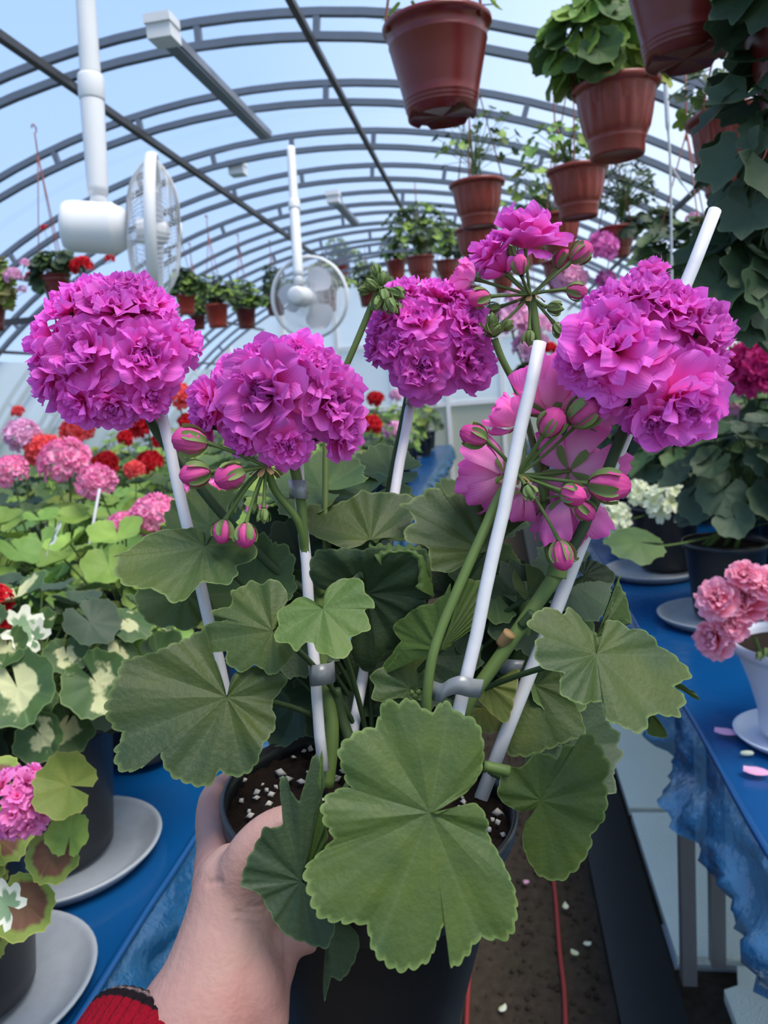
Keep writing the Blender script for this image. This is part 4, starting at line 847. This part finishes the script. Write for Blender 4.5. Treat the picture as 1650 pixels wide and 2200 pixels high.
# 7 the dark cupped leaf at the centre, its rim rolled over
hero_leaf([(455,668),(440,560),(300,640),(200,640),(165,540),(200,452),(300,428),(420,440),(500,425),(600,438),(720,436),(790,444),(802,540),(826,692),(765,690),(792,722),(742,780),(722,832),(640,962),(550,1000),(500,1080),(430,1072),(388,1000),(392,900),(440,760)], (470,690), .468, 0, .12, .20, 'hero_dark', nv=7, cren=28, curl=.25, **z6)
RA = [(478,430),(560,422),(640,430),(735,430),(795,468),(814,560),(830,694)]; RB = [(545,534),(562,488),(640,470),(698,474),(742,520),(746,600),(732,652)]
ra = spline([P(600 + x / 2.5, 1000 + y / 2.5, .462) for x, y in RA], 6); rb = spline([P(600 + x / 2.5, 1000 + y / 2.5, .456) for x, y in RB], 6)
def rolled(u, v):
    i = min(len(ra) - 1, int(round(u * (len(ra) - 1)))); k = 1 + .05 * math.sin(i * 1.3)
    return ra[i] + (rb[i] - ra[i]) * v * k - FWD * .007 * math.sin(PI * min(1, v * .8)) + UP * .0012 * math.sin(i * 1.7) * (1 - v)
m = MB().grid(rolled, len(ra) - 1, 6); m.uv = [(1 - .05 * b if b > .9 else .8, .5) for a, b in m.uv]
part('leaf_rim', m, M['hero_light'], hero, label='paler rolled-over rim of the dark leaf')
# 8, 9 the two at the top centre
hero_leaf([(470,420),(350,452),(250,425),(170,388),(112,318),(150,300),(138,232),(200,220),(290,222),(340,198),(400,190),(450,150),(550,152),(610,165),(690,165),(745,200),(722,290),(690,360),(705,430),(600,410),(510,425)], (490,400), .495, 0, -.30, .0, 'hero_leaf', nv=7, cren=30, **z6)
hero_leaf([(1090,478),(1040,490),(985,545),(920,582),(850,572),(806,558),(790,440),(702,420),(664,370),(722,308),(700,262),(650,222),(720,190),(782,152),(850,142),(890,180),(960,148),(1020,185),(1060,162),(1140,205),(1250,240),(1372,260),(1310,300),(1240,345),(1200,420),(1150,470)], (1112,462), .478, .03, -.20, .0, 'hero_leaf', nv=8, cren=34, **z6)
# 10 the folded light leaf
hero_leaf([(862,985),(905,860),(938,640),(900,690),(830,740),(760,760),(700,800),(622,862),(632,895),(660,940),(640,980),(580,1060),(510,1152),(600,1082),(660,1002),(740,985),(822,988)], (858,990), .446, -.25, -.02, .02, 'hero_light', nv=4, cren=34, **z6)
hero_leaf([(868,985),(920,945),(1000,892),(1062,830),(1092,700),(1086,630),(1000,612),(958,645),(905,860)], (864,990), .444, .30, -.02, .02, 'hero_light', nv=4, cren=34, pet=False, **z6)
# 11 low centre
hero_leaf([(705,1185),(820,1180),(805,1000),(700,1000),(620,1030),(560,1080),(488,1130),(512,1190),(495,1250),(560,1272),(640,1250),(780,1262),(800,1215)], (700,1200), .468, 0, -.1, .0, 'hero_leaf', nv=7, cren=26, **z6)
# 12 the leaf over the aisle
hero_leaf([(640,1102),(650,1055),(702,960),(683,928),(722,913),(800,935),(830,970),(870,965),(950,1000),(1010,1060),(1090,1100),(1130,1140),(1186,1190),(1196,1250),(1100,1300),(1152,1350),(1165,1392),(1135,1432),(1130,1482),(1050,1480),(1000,1470),(950,1480),(925,1562),(870,1582),(780,1540),(700,1492),(680,1400),(640,1390),(540,1422),(490,1390),(428,1350),(418,1270),(440,1230),(330,1190),(280,1130),(275,1040),(312,1010),(240,960),(233,920),(280,868),(320,840),(400,850),(440,880),(470,838),(530,868),(600,958),(640,1030),(636,1085)], (633,1116), .402, .05, -.16, -.05, 'hero_leaf', nv=8, cren=30, **z7)
hero_leaf([(960,1470),(930,1560),(985,1590),(1045,1590),(1040,1550),(985,1470)], (950,1465), .425, 0, .2, .1, 'hero_leaf', nv=4, cren=30, pet=False, **z7)
hero_leaf([(1100,1300),(1160,1330),(1200,1360),(1242,1368),(1200,1320),(1130,1275)], (1080,1280), .42, 0, .2, .1, 'hero_leaf', nv=3, cren=30, pet=False, **z7)
# 13 the drooping round leaf
hero_leaf([(1222,620),(1190,648),(1150,652),(1080,620),(1038,580),(1034,520),(1080,450),(1150,430),(1200,380),(1260,370),(1318,392),(1350,330),(1400,342),(1430,290),(1482,284),(1530,360),(1562,440),(1540,500),(1556,560),(1530,700),(1480,762),(1482,800),(1430,890),(1350,972),(1290,976),(1230,952),(1180,880),(1153,790),(1170,700),(1212,650),(1232,608)], (1234,592), .425, .05, .02, -.06, 'hero_leaf', nv=8, cren=32, pleat=.06, **za)
# 14 dark leaves behind the long stake
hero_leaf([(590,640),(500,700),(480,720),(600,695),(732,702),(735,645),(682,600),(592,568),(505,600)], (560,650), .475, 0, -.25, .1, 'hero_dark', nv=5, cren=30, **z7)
hero_leaf([(640,1000),(655,940),(700,850),(722,740),(735,648),(772,760),(802,922),(770,905),(692,900)], (632,1020), .45, .35, 0, .05, 'hero_leaf', nv=4, cren=30, pet=False, **z7)
hero_leaf([(150,620),(140,690),(170,760),(230,800),(300,740),(330,660),(280,610),(210,590)], (240,760), .478, 0, -.2, .1, 'hero_leaf', nv=5, cren=30, **z7)
# 16, 17 the dusky leaves under the big one
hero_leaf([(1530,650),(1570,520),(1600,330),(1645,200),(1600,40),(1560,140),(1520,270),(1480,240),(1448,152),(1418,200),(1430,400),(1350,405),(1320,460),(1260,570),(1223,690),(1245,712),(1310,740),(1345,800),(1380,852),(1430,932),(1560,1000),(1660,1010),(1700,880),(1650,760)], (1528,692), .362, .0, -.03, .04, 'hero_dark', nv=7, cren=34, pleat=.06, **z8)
hero_leaf([(1552,605),(1560,500),(1585,360),(1610,250),(1612,40),(1624,60),(1632,300),(1650,420),(1650,560),(1590,600)], (1556,640), .366, .12, 0, .0, 'hero_light', nv=4, cren=34, pet=False, **z8)
hero_leaf([(225,1180),(300,1150),(355,1195),(372,1250),(345,1342),(290,1422),(242,1412),(210,1517),(203,1440),(214,1330)], (230,1150), .378, .05, 0, .04, 'hero_dark', nv=4, cren=30, pet=False, **za)
# 18 yellowing and shaded leaves on the right-hand side
hero_leaf([(1150,1165),(1200,1130),(1285,1098),(1262,1250),(1222,1380),(1150,1342),(1098,1290),(1060,1250)], (1120,1180), .455, 0, -.05, .0, 'hero_yellow', nv=5, cren=26, **z6)
hero_leaf([(1330,1160),(1290,1122),(1400,1090),(1505,1112),(1512,1220),(1600,1300),(1642,1450),(1565,1472),(1500,1502),(1330,1562),(1210,1540),(1222,1400),(1282,1250)], (1370,1180), .485, 0, -.1, .0, 'hero_leaf', nv=7, cren=30, **z6)
hero_leaf([(1060,1290),(1020,1330),(1060,1420),(1140,1440),(1215,1400),(1180,1330)], (1100,1300), .47, 0, -.1, .0, 'hero_yellow', nv=5, cren=26, **z6)
# leaves round the back and inside, seen in pieces between the others
BIG = {}
def extra(x, y, d, s, nx, ny, spin, mat, k):
    if (k % 6, mat) not in BIG: BIG[(k % 6, mat)] = leaf_shape(700 + k % 6, 'round', 112, 9).mesh('leaf', M[mat])
    p = P(x, y, d); n = (RIGHT * nx + UP * ny - FWD * max(.15, math.sqrt(max(0, 1 - nx * nx - ny * ny)))).normalized()
    put('leaf', BIG[(k % 6, mat)], hero, frame(p, n, spin) @ Matrix.Scale(s, 4))
    e = ROOT + FWD * .045 + PAX * .03; part('petiole', MB().tube(bez(e, (e + p) / 2 + PAX * .02 + FWD * .02, p - n * .002, 8), [.0016] * 9, 6), M['stem_dark'], hero)
for k, a in enumerate([(610, 1180, .53, .045, -.2, .6, 2.6, 'leaf_dark'), (690, 1050, .54, .040, -.2, .8, 1.0, 'leaf'), (660, 1250, .52, .045, 0, .3, .3, 'leaf_dark'), (780, 1070, .56, .045, .1, .8, 2, 'leaf'), (1010, 1110, .54, .04, .2, .8, 4, 'leaf'), (1080, 1330, .515, .045, .2, .4, 1, 'leaf_dark'), (960, 1280, .52, .045, 0, .5, 5, 'leaf_dark'), (1020, 1430, .51, .04, .1, .4, 2, 'leaf_dark'), (740, 1430, .52, .045, -.1, .5, 3, 'leaf_dark'), (760, 1500, .515, .042, .1, .4, .5, 'leaf_dark'), (640, 1500, .54, .04, -.3, .5, 1.4, 'leaf_dark'), (860, 1500, .515, .045, .0, .5, 2.2, 'leaf_dark'), (1130, 1470, .52, .045, .3, .5, 3.3, 'leaf_dark'), (1200, 1600, .505, .045, .4, .4, 4.4, 'leaf_dark'), (1060, 1260, .50, .035, .3, .6, .2, 'leaf'), (1150, 1310, .50, .04, .3, .5, 1.9, 'leaf_dark'), (450, 1130, .53, .036, -.3, .7, 2.2, 'leaf'), (540, 1270, .50, .04, -.3, .5, .9, 'leaf'), (640, 1330, .50, .04, -.1, .4, 4.0, 'leaf_dark'), (1230, 1250, .52, .035, .3, .6, 2, 'leaf_dark'), (1180, 1420, .50, .04, .3, .4, 5, 'leaf'), (720, 1130, .56, .05, 0, .7, 3, 'leaf'), (600, 1060, .56, .032, -.2, .8, 5, 'leaf_mass'), (840, 1010, .60, .030, .1, .8, 1, 'leaf'), (900, 1410, .49, .04, 0, .4, 4.6, 'leaf_dark')]): extra(*a, k)

# flower heads ------------------------------------------------------
def peduncle(pts, r=.0028, mat='stem', **k): return tubeP('flower_stalk', pts, r * 1.1, r, mat, 8, **k)
def big_head(C, d, R, flo, back=6, seed=0, hub=None):
    rr = random.Random(seed); cw = P(C[0], C[1], d); Rm = R * d / F_PX
    hw = P(*hub) if hub else cw - UP * Rm * .6
    pm = MB(); items = []
    for f in flo:
        x, y, r = f[:3]; kind = f[3] if len(f) > 3 else 'double'; vx, vy = (x - C[0]) / R, -(y - C[1]) / R
        q = math.hypot(vx, vy); k = min(1, .98 / max(q, 1e-6)); z = math.sqrt(max(.03, 1 - min(.97, q * q)))
        dr = (RIGHT * vx * k + UP * vy * k - FWD * z).normalized(); items.append((P(x, y, d - z * Rm * .62), dr, r * d / F_PX, kind))
    for i in range(back):
        q = i * 2 * PI / back; dr = (RIGHT * math.cos(q) * .75 + UP * math.sin(q) * .75 + FWD * .5).normalized(); items.append((cw + dr * Rm * .6, dr, Rm * .36, 'double'))
    for p, dr, r, kind in items: pm.tube([hw, hw + (p - hw) * .6, p - dr * r * .1], [.0013, .0011, .0016], 5, caps=False)
    h = part('flower_head', pm, M['stem_dark'], hero)
    for i, (p, dr, r, kind) in enumerate(items): put('floret', floret_mesh(kind, rr.randrange(9), 'magenta'), h, frame(p - dr * r * .3, dr + Vector((rr.uniform(-.25, .25), rr.uniform(-.25, .25), rr.uniform(-.1, .3))), rr.uniform(0, 6)) @ Matrix.Scale(r * 1.04, 4))
    return h
big_head((234, 762), .50, 172, [(180,755,90),(310,764,84),(250,655,86),(140,658,60),(96,735,62),(104,818,62),(172,868,60),(382,732,64),(334,655,56),(244,872,56),(322,856,50),(200,628,52),(290,616,50)], 7, 1, (315, 890, .50))
peduncle([(312,880,.505),(345,940,.506),(392,995,.505),(440,1060,.505),(500,1130,.505),(600,1230,.50),(690,1290,.495)], .0030, 'stem_dark')
big_head((600, 850), .475, 178, [(575,842,110),(448,865,66),(436,915,50),(716,862,80),(738,932,62),(645,765,62),(560,770,50),(498,800,50),(692,792,54),(612,958,58),(520,940,46)], 5, 2, (615, 960, .475))
peduncle([(612,940,.476),(634,1010,.474),(648,1090,.474),(655,1180,.476),(672,1240,.48),(690,1275,.487)], .0030, 'stem')
big_head((925, 735), .55, 140, [(908,795,70),(852,745,52),(892,690,60),(1008,695,64),(1015,780,64),(822,690,46),(945,630,50),(868,625,44),(988,638,46),(808,748,40)], 5, 3, (885, 850, .55))
peduncle([(880,840,.552),(862,930,.552),(845,1010,.552),(835,1090,.55),(840,1300,.52)], .0030, 'stem_dark')
big_head((1390, 762), .445, 180, [(1318,745,116),(1466,872,112),(1442,655,76),(1516,700,76),(1378,628,66),(1298,655,56),(1238,772,60),(1532,782,56),(1284,848,56),(1400,582,42),(1402,905,56)], 6, 5, (1360, 890, .45))
peduncle([(1362,880,.455),(1330,950,.455),(1290,1050,.455),(1245,1150,.452),(1205,1215,.45)], .0032, 'stem_dark')

def loose(hub, d, items, seed, pal='magenta', bract=True, ped='stem'):
    """an open umbel: items = (kind, x, y, depth, r_px, aim_x, aim_y, aim_z, bend)"""
    rr = random.Random(seed); hw = P(hub[0], hub[1], d); pm = MB(); built = []
    for it in items:
        kind, x, y, dd, r, ax, ay, az = it[:8]; pl = it[8] if len(it) > 8 else pal
        p = P(x, y, dd); dr = (RIGHT * ax + UP * ay - FWD * az).normalized(); rm = r * dd / F_PX
        e = p - dr * rm * (.5 if 'bud' in kind else .12); mid = (hw + e) / 2 - dr * (e - hw).length * .18
        pm.tube(bez(hw, mid, e, 8), [.0011] * 8 + [.0017], 6, caps=False); built.append((kind, p, dr, rm, pl))
    h = part('flower_head', pm, M[ped], hero)
    if bract:
        bm = MB()
        for i in range(7): petal(bm, 1, .28, D(100 + 20 * (i % 2)), D(140), 2*PI*i/7, .1, 0, .08, rr, 4, 3, .2)
        part('bract', bm, M['stem_brown'], h, frame(hw, UP) @ Matrix.Scale(.010, 4))
    for kind, p, dr, rm, pl in built: put('bud' if 'bud' in kind else 'calyx' if kind == 'calyx' else 'floret', floret_mesh(kind, rr.randrange(5), pl), h, frame(p, dr, rr.uniform(0, 6)) @ Matrix.Scale(rm, 4))
    return h
loose((1140, 634), .53, [('double',1130,524,.53,86,.05,.95,.15),('double',1062,556,.53,60,-.6,.7,.2),('open',1085,585,.53,48,-.5,.75,.1),('open',1015,598,.53,44,-.95,.25,.1,'lilac'),('bud',1245,546,.53,46,.75,.65,.1),('bud',1236,625,.525,37,.9,-.25,.2),('bud',1206,560,.54,38,.5,.8,.1),('bud_green',1190,662,.525,33,.9,-.2,.3),('bud_green',1200,706,.525,32,.6,-.8,.2),('bud_green',1137,724,.525,32,-.05,-1,.2),('bud_green',1066,706,.52,29,-.7,-.6,.3),('bud',1033,640,.52,41,-.95,-.2,.2),('bud_green',1100,545,.525,29,-.4,.9,.2),('bud_green',1062,662,.54,29,-.95,-.25,.1),('bud',1118,572,.50,36,-.2,.9,.4)], 11)
peduncle([(1140,636,.53),(1150,700,.53),(1158,780,.53),(1172,900,.52),(1170,1050,.49),(1180,1180,.46),(1198,1215,.452)], .0031)
loose((1112, 1020), .445, [('open',1185,880,.475,108,.15,.95,-.25,'lilac'),('open',1250,900,.48,80,.6,.8,-.2,'lilac'),('open',1075,1020,.468,88,-.85,-.05,-.5,'lilac'),('open',1225,1010,.48,112,.5,.2,-.85,'lilac'),('open',1215,1075,.468,96,.35,-.85,-.35,'lilac'),('open',1115,905,.475,64,-.7,.7,-.25,'lilac'),('open',1120,1060,.475,60,-.3,-.8,-.4,'lilac'),('bud',1022,938,.44,52,-.85,.3,.2),('bud',1183,912,.43,57,.45,.75,.5),('bud',1250,888,.43,66,.75,.6,.35,'lilac'),('bud',1302,1042,.43,74,.95,-.1,.3,'lilac'),('bud',1228,1062,.42,49,.7,-.3,.7),('bud_green',1138,1056,.42,34,.3,-.7,.6),('bud',1255,1095,.435,41,.6,-.7,.3),('bud',1206,1188,.43,55,.15,-1,.25)], 12)
peduncle([(1112,1022,.446),(1078,1058,.444),(1040,1140,.438),(995,1240,.432),(948,1350,.426),(925,1430,.422),(917,1530,.424),(930,1660,.44)], .0028)
loose((572, 1003), .455, [('bud',414,948,.45,63,-.95,.1,.2),('bud',424,1018,.45,55,-.9,-.15,.3),('bud',498,1022,.44,57,-.75,-.35,.5),('bud',480,1138,.45,44,-.15,-1,.2),('bud',528,1146,.445,46,.0,-1,.25),('bud_green',567,1106,.45,30,.05,-1,.2),('bud_green',500,1090,.47,27,-.1,-1,.1),('bud_green',546,1090,.46,22,-.05,-1,.2)], 13)
peduncle([(574,1004,.456),(592,1055,.462),(640,1120,.468),(660,1200,.478),(688,1260,.485)], .0022)
loose((815, 618), .52, [('bud_green',800,612,.515,29,-.6,.5,.4),('bud_green',822,600,.52,27,.1,.9,.3),('bud_green',826,636,.515,34,.2,-.9,.3),('bud_green',852,630,.52,33,.7,-.5,.3),('bud_green',840,655,.51,34,.3,-.9,.4),('bud_green',812,650,.515,32,-.2,-.9,.3),('bud_green',786,620,.52,29,-.8,-.2,.3),('bud_green',850,660,.52,29,.5,-.8,.1),('bud_green',808,582,.52,24,-.2,.9,.2)], 14, bract=False)
peduncle([(812,625,.521),(795,665,.522),(768,730,.523),(742,790,.525),(715,850,.53),(700,950,.53),(700,1200,.50)], .0022)
loose((1064, 722), .52, [('calyx',1062,712,.515,44,.1,.9,.3),('calyx',1040,716,.52,34,-.7,.5,.3),('bud_green',1088,700,.52,27,.7,.6,.2),('bud_green',1058,690,.52,29,-.1,.95,.3)], 15, bract=False)
peduncle([(1062,728,.521),(1078,770,.522),(1108,832,.523),(1140,930,.51),(1170,1080,.48)], .0024)
loose((1210, 1228), .45, [('bud_green',1196,1200,.445,27,-.6,.4,.4),('bud_green',1226,1196,.45,27,.6,.5,.3)], 16, bract=False)
loose((890, 1500), .44, [('bud_green',886,1490,.44,16,-.3,.8,.4),('bud_green',898,1488,.44,15,.4,.8,.4),('bud_green',892,1497,.435,15,0,.6,.8)], 17, bract=False)

# stakes and their clips -------------------------------------------
def stake(a, b, r, label, clips=()):
    A, B = P(*a), P(*b); t = thing('plant_stake', B, label, 'stake')
    part('stick', MB().tube([A + (B - A) * (i / 10) + RIGHT * .0004 * math.sin(i * 2) for i in range(11)], r, 12), M['stake'], t)
    for path, h, dd in clips:
        pw = spline([P(x, y, dd + dz) for x, y, dz in path], 6); u = (A - B).normalized()
        hh = h * dd / F_PX; vs = []; fs = []
        for i, p in enumerate(pw):
            for s in (-.5, .5): vs.append(p + u * hh * s + UP * .0)
        for i in range(len(pw) - 1): fs.append((2*i, 2*i+2, 2*i+3, 2*i+1))
        o = part('clip', MB().add(vs, fs), M['clip'], t); md = o.modifiers.new('thick', 'SOLIDIFY'); md.thickness = .0007
    return t
stake((346, 885, .500), (524, 1660, .47), .0037, 'white stake holding up the big round flower head beside the large fan')
stake((634, 930, .485), (694, 1655, .462), .0034, 'white stake with two grey clips standing over the bare soil of the held pot', [([(620,1050,.004),(628,1050,-.008),(645,1051,-.011),(658,1052,-.008),(660,1052,.004)], 40, .478), ([(664,1452,.003),(672,1452,-.006),(690,1450,-.008),(712,1446,-.004),(720,1440,.004)], 44, .464)])
stake((884, 852, .553), (748, 1640, .48), .0036, 'white stake under the dark-centred flower head by the ivy pots', [([(872,850,.004),(876,852,-.006),(890,854,-.007),(898,852,.0)], 34, .548)])
stake((1160, 735, .432), (962, 1640, .425), .0038, 'front white stake up to the pale half-open blooms, with a grey tape clip', [([(926,1482,.004),(945,1488,-.003),(962,1478,-.006),(985,1472,-.008),(1012,1478,-.007),(1036,1480,.0)], 40, .422)])
stake((1536, 452, .492), (1032, 1715, .455), .0041, 'longest white stake, rising above the frilled flower head', [([(1078,1430,.006),(1095,1432,-.004),(1122,1434,-.004)], 32, .47)])

# ------------------------------------------------------------------ the hand and sleeve
def skin_mat():
    q = MAT('skin'); n1 = q.noise(34, 4); n2 = q.noise(320, 2)
    c = q.mix(n1, lin(156, 112, 104), lin(172, 138, 126)); c = q.mix(q.ramp(q.noise(16, 3), [(.48, (0,)*3), (.72, (.55,)*3)]), c, lin(168, 104, 100)); return q.bsdf(c, .5, .35, 0, n2, .09, 0, .10)
M['skin'] = skin_mat()
who = thing('person', P(430, 2200, .40), 'person shown by one bare hand and wrist with a red and black knit cuff', 'person')
hb = MB()
def ball_chain(pts, close=True):
    """overlapping rings along a limb; merged into one skin below"""
    k = 6; w = spline([p[0] if isinstance(p[0], Vector) else P(*p[0]) for p in pts], k); rs = []
    for i in range(len(pts) - 1):
        for j in range(k): rs.append(pts[i][1] + (pts[i+1][1] - pts[i][1]) * j / k)
    rs.append(pts[-1][1])
    d0, d1 = (w[0] - w[1]).normalized(), (w[-1] - w[-2]).normalized()
    W2, R2 = [], []
    for q in (.0, .35, .7): W2.append(w[0] + d0 * rs[0] * math.cos(q * PI / 2 )); R2.append(max(.0008, rs[0] * math.sin(q * PI / 2)))
    W2 += w; R2 += rs
    for q in (.7, .35, 0): W2.append(w[-1] + d1 * rs[-1] * math.cos(q * PI / 2)); R2.append(max(.0008, rs[-1] * math.sin(q * PI / 2)))
    hb.tube(W2, R2, 18)
def ell(c, ax, r):
    """a flattened muscle mass"""
    Mx = frame(c, ax); vs = []; n, m = 12, 20
    hb.lathe([(max(.0004, math.sin(PI * i / n)), -math.cos(PI * i / n)) for i in range(n + 1)], m, 0, Mx @ Matrix.Diagonal((r[0], r[1], r[2], 1)))
ball_chain([((352,2330,.378),.033),((405,2230,.382),.0315),((455,2140,.386),.0295),((482,2050,.392),.0265),((498,1975,.398),.0245),((508,1905,.402),.0225)])
ell(P(520, 2085, .392), (P(500, 1980, .40) - P(540, 2200, .385)), (.022, .025, .034))
ell(P(478, 1930, .412), (P(470, 1850, .43) - P(490, 1990, .40)), (.0165, .022, .030))
ball_chain([((478,1925,.410),.0165),((468,1865,.426),.0135),((466,1822,.438),.0115),((472,1782,.452),.0100)])
ball_chain([((520,1960,.398),.0200),((520,1900,.395),.0165),((535,1845,.389),.0128),((564,1802,.388),.0110),((600,1776,.390),.0100),((636,1762,.393),.0088)])
ball_chain([((545,2040,.398),.0200),((590,2012,.402),.0150),((640,1998,.405),.0125),((690,1996,.408),.0110)])
ball_chain([((540,2140,.392),.0240),((572,2085,.397),.0150),((592,2048,.401),.0130)])
for zz, a1, rr_ in ((-.018, 1.75, .0095), (-.042, 1.6, .0092), (-.064, 1.7, .0088), (-.084, 1.9, .0080)):      # fingers round the far side of the pot
    pts = []; 
    ex = (P(480, 1690, .47) - PC); ex = (ex - PAX * ex.dot(PAX)).normalized(); ey = PAX.cross(ex)
    if ey.dot(FWD) < 0: ey = -ey
    for i in range(6):
        q = -.05 + a1 * i / 5; rad = PR * (1 + zz / PR * .15) + rr_ * .95
        pts.append((PC + ex * math.cos(q) * rad + ey * math.sin(q) * rad + PAX * zz, rr_ * (1.12 - .06 * i)))
    ball_chain([(P(500, 1935, .41), .016)] + pts)
hm = hb.mesh('hand', M['skin']); ho = put('hand', hm, who)
rm = ho.modifiers.new('one_skin', 'REMESH'); rm.mode = 'VOXEL'; rm.voxel_size = .0017; rm.use_smooth_shade = True
sm = ho.modifiers.new('soften', 'SMOOTH'); sm.factor = .5; sm.iterations = 14
dg = bpy.context.evaluated_depsgraph_get(); bpy.context.view_layer.update(); dg.update()
nm = bpy.data.meshes.new_from_object(ho.evaluated_get(dg)); ho.modifiers.clear(); ho.data = nm
def crease(a, b, w, dep):                                        # skin folds at the thumb's root and the wrist
    a, b = P(*a), P(*b); ab = b - a; L2 = ab.length_squared
    for v in nm.vertices:
        t = max(0, min(1, (v.co - a).dot(ab) / L2)); dd = (v.co - (a + ab * t)); q = (dd - FWD * dd.dot(FWD)).length
        if q < w * 3: v.co -= v.normal * dep * math.exp(-(q / w) ** 2)
for a, b in (((500,1968,.375),(562,1986,.375)), ((508,1984,.375),(556,2006,.375)), ((530,1960,.375),(566,1972,.375)), ((610,1990,.39),(616,2062,.39)), ((470,1852,.41),(500,1838,.41))): crease(a, b, .0011, .0011)
nm.polygons.foreach_set('use_smooth', [True] * len(nm.polygons)); nm.materials.clear(); nm.materials.append(M['skin']); nm.update()
def knit():
    q = MAT('knit_wool'); u, v = uvsep(q)
    c = q.ramp(u, [(.0, lin(20, 16, 20)), (.016, lin(130, 112, 112)), (.028, lin(24, 18, 22)), (.055, lin(24, 18, 22)), (.06, lin(122, 10, 28)), (.30, lin(132, 12, 32)), (.31, lin(24, 18, 22)), (.38, lin(24, 18, 22)), (.39, lin(122, 10, 28))])
    w = q.n('ShaderNodeTexNoise'); w.inputs['Scale'].default_value = 500; t = q.n('ShaderNodeTexCoord'); q.l(t.outputs['Object'], w.inputs[0])
    return q.bsdf(c, .95, .1, 0, w.outputs[0], .5)
sa, sb = P(345, 2258, .386), P(242, 2455, .35); ax = (sb - sa).normalized(); Fs = frame(sa, ax); sl = MB()
def slv(u, v):
    q = 2 * PI * v; r = (.0370 + .006 * u) * (1 + .028 * math.cos(q * 44) * (1 if u > .01 else .6)) - (.003 if u < .03 else 0)
    return (r * math.cos(q) * 1.06, r * math.sin(q), .12 * u - .004 + .003 * math.sin(q * 2))
sl.grid(slv, 30, 352)
so_ = part('sleeve', sl, knit(), who, Fs); md = so_.modifiers.new('thick', 'SOLIDIFY'); md.thickness = .003; md.offset = -1
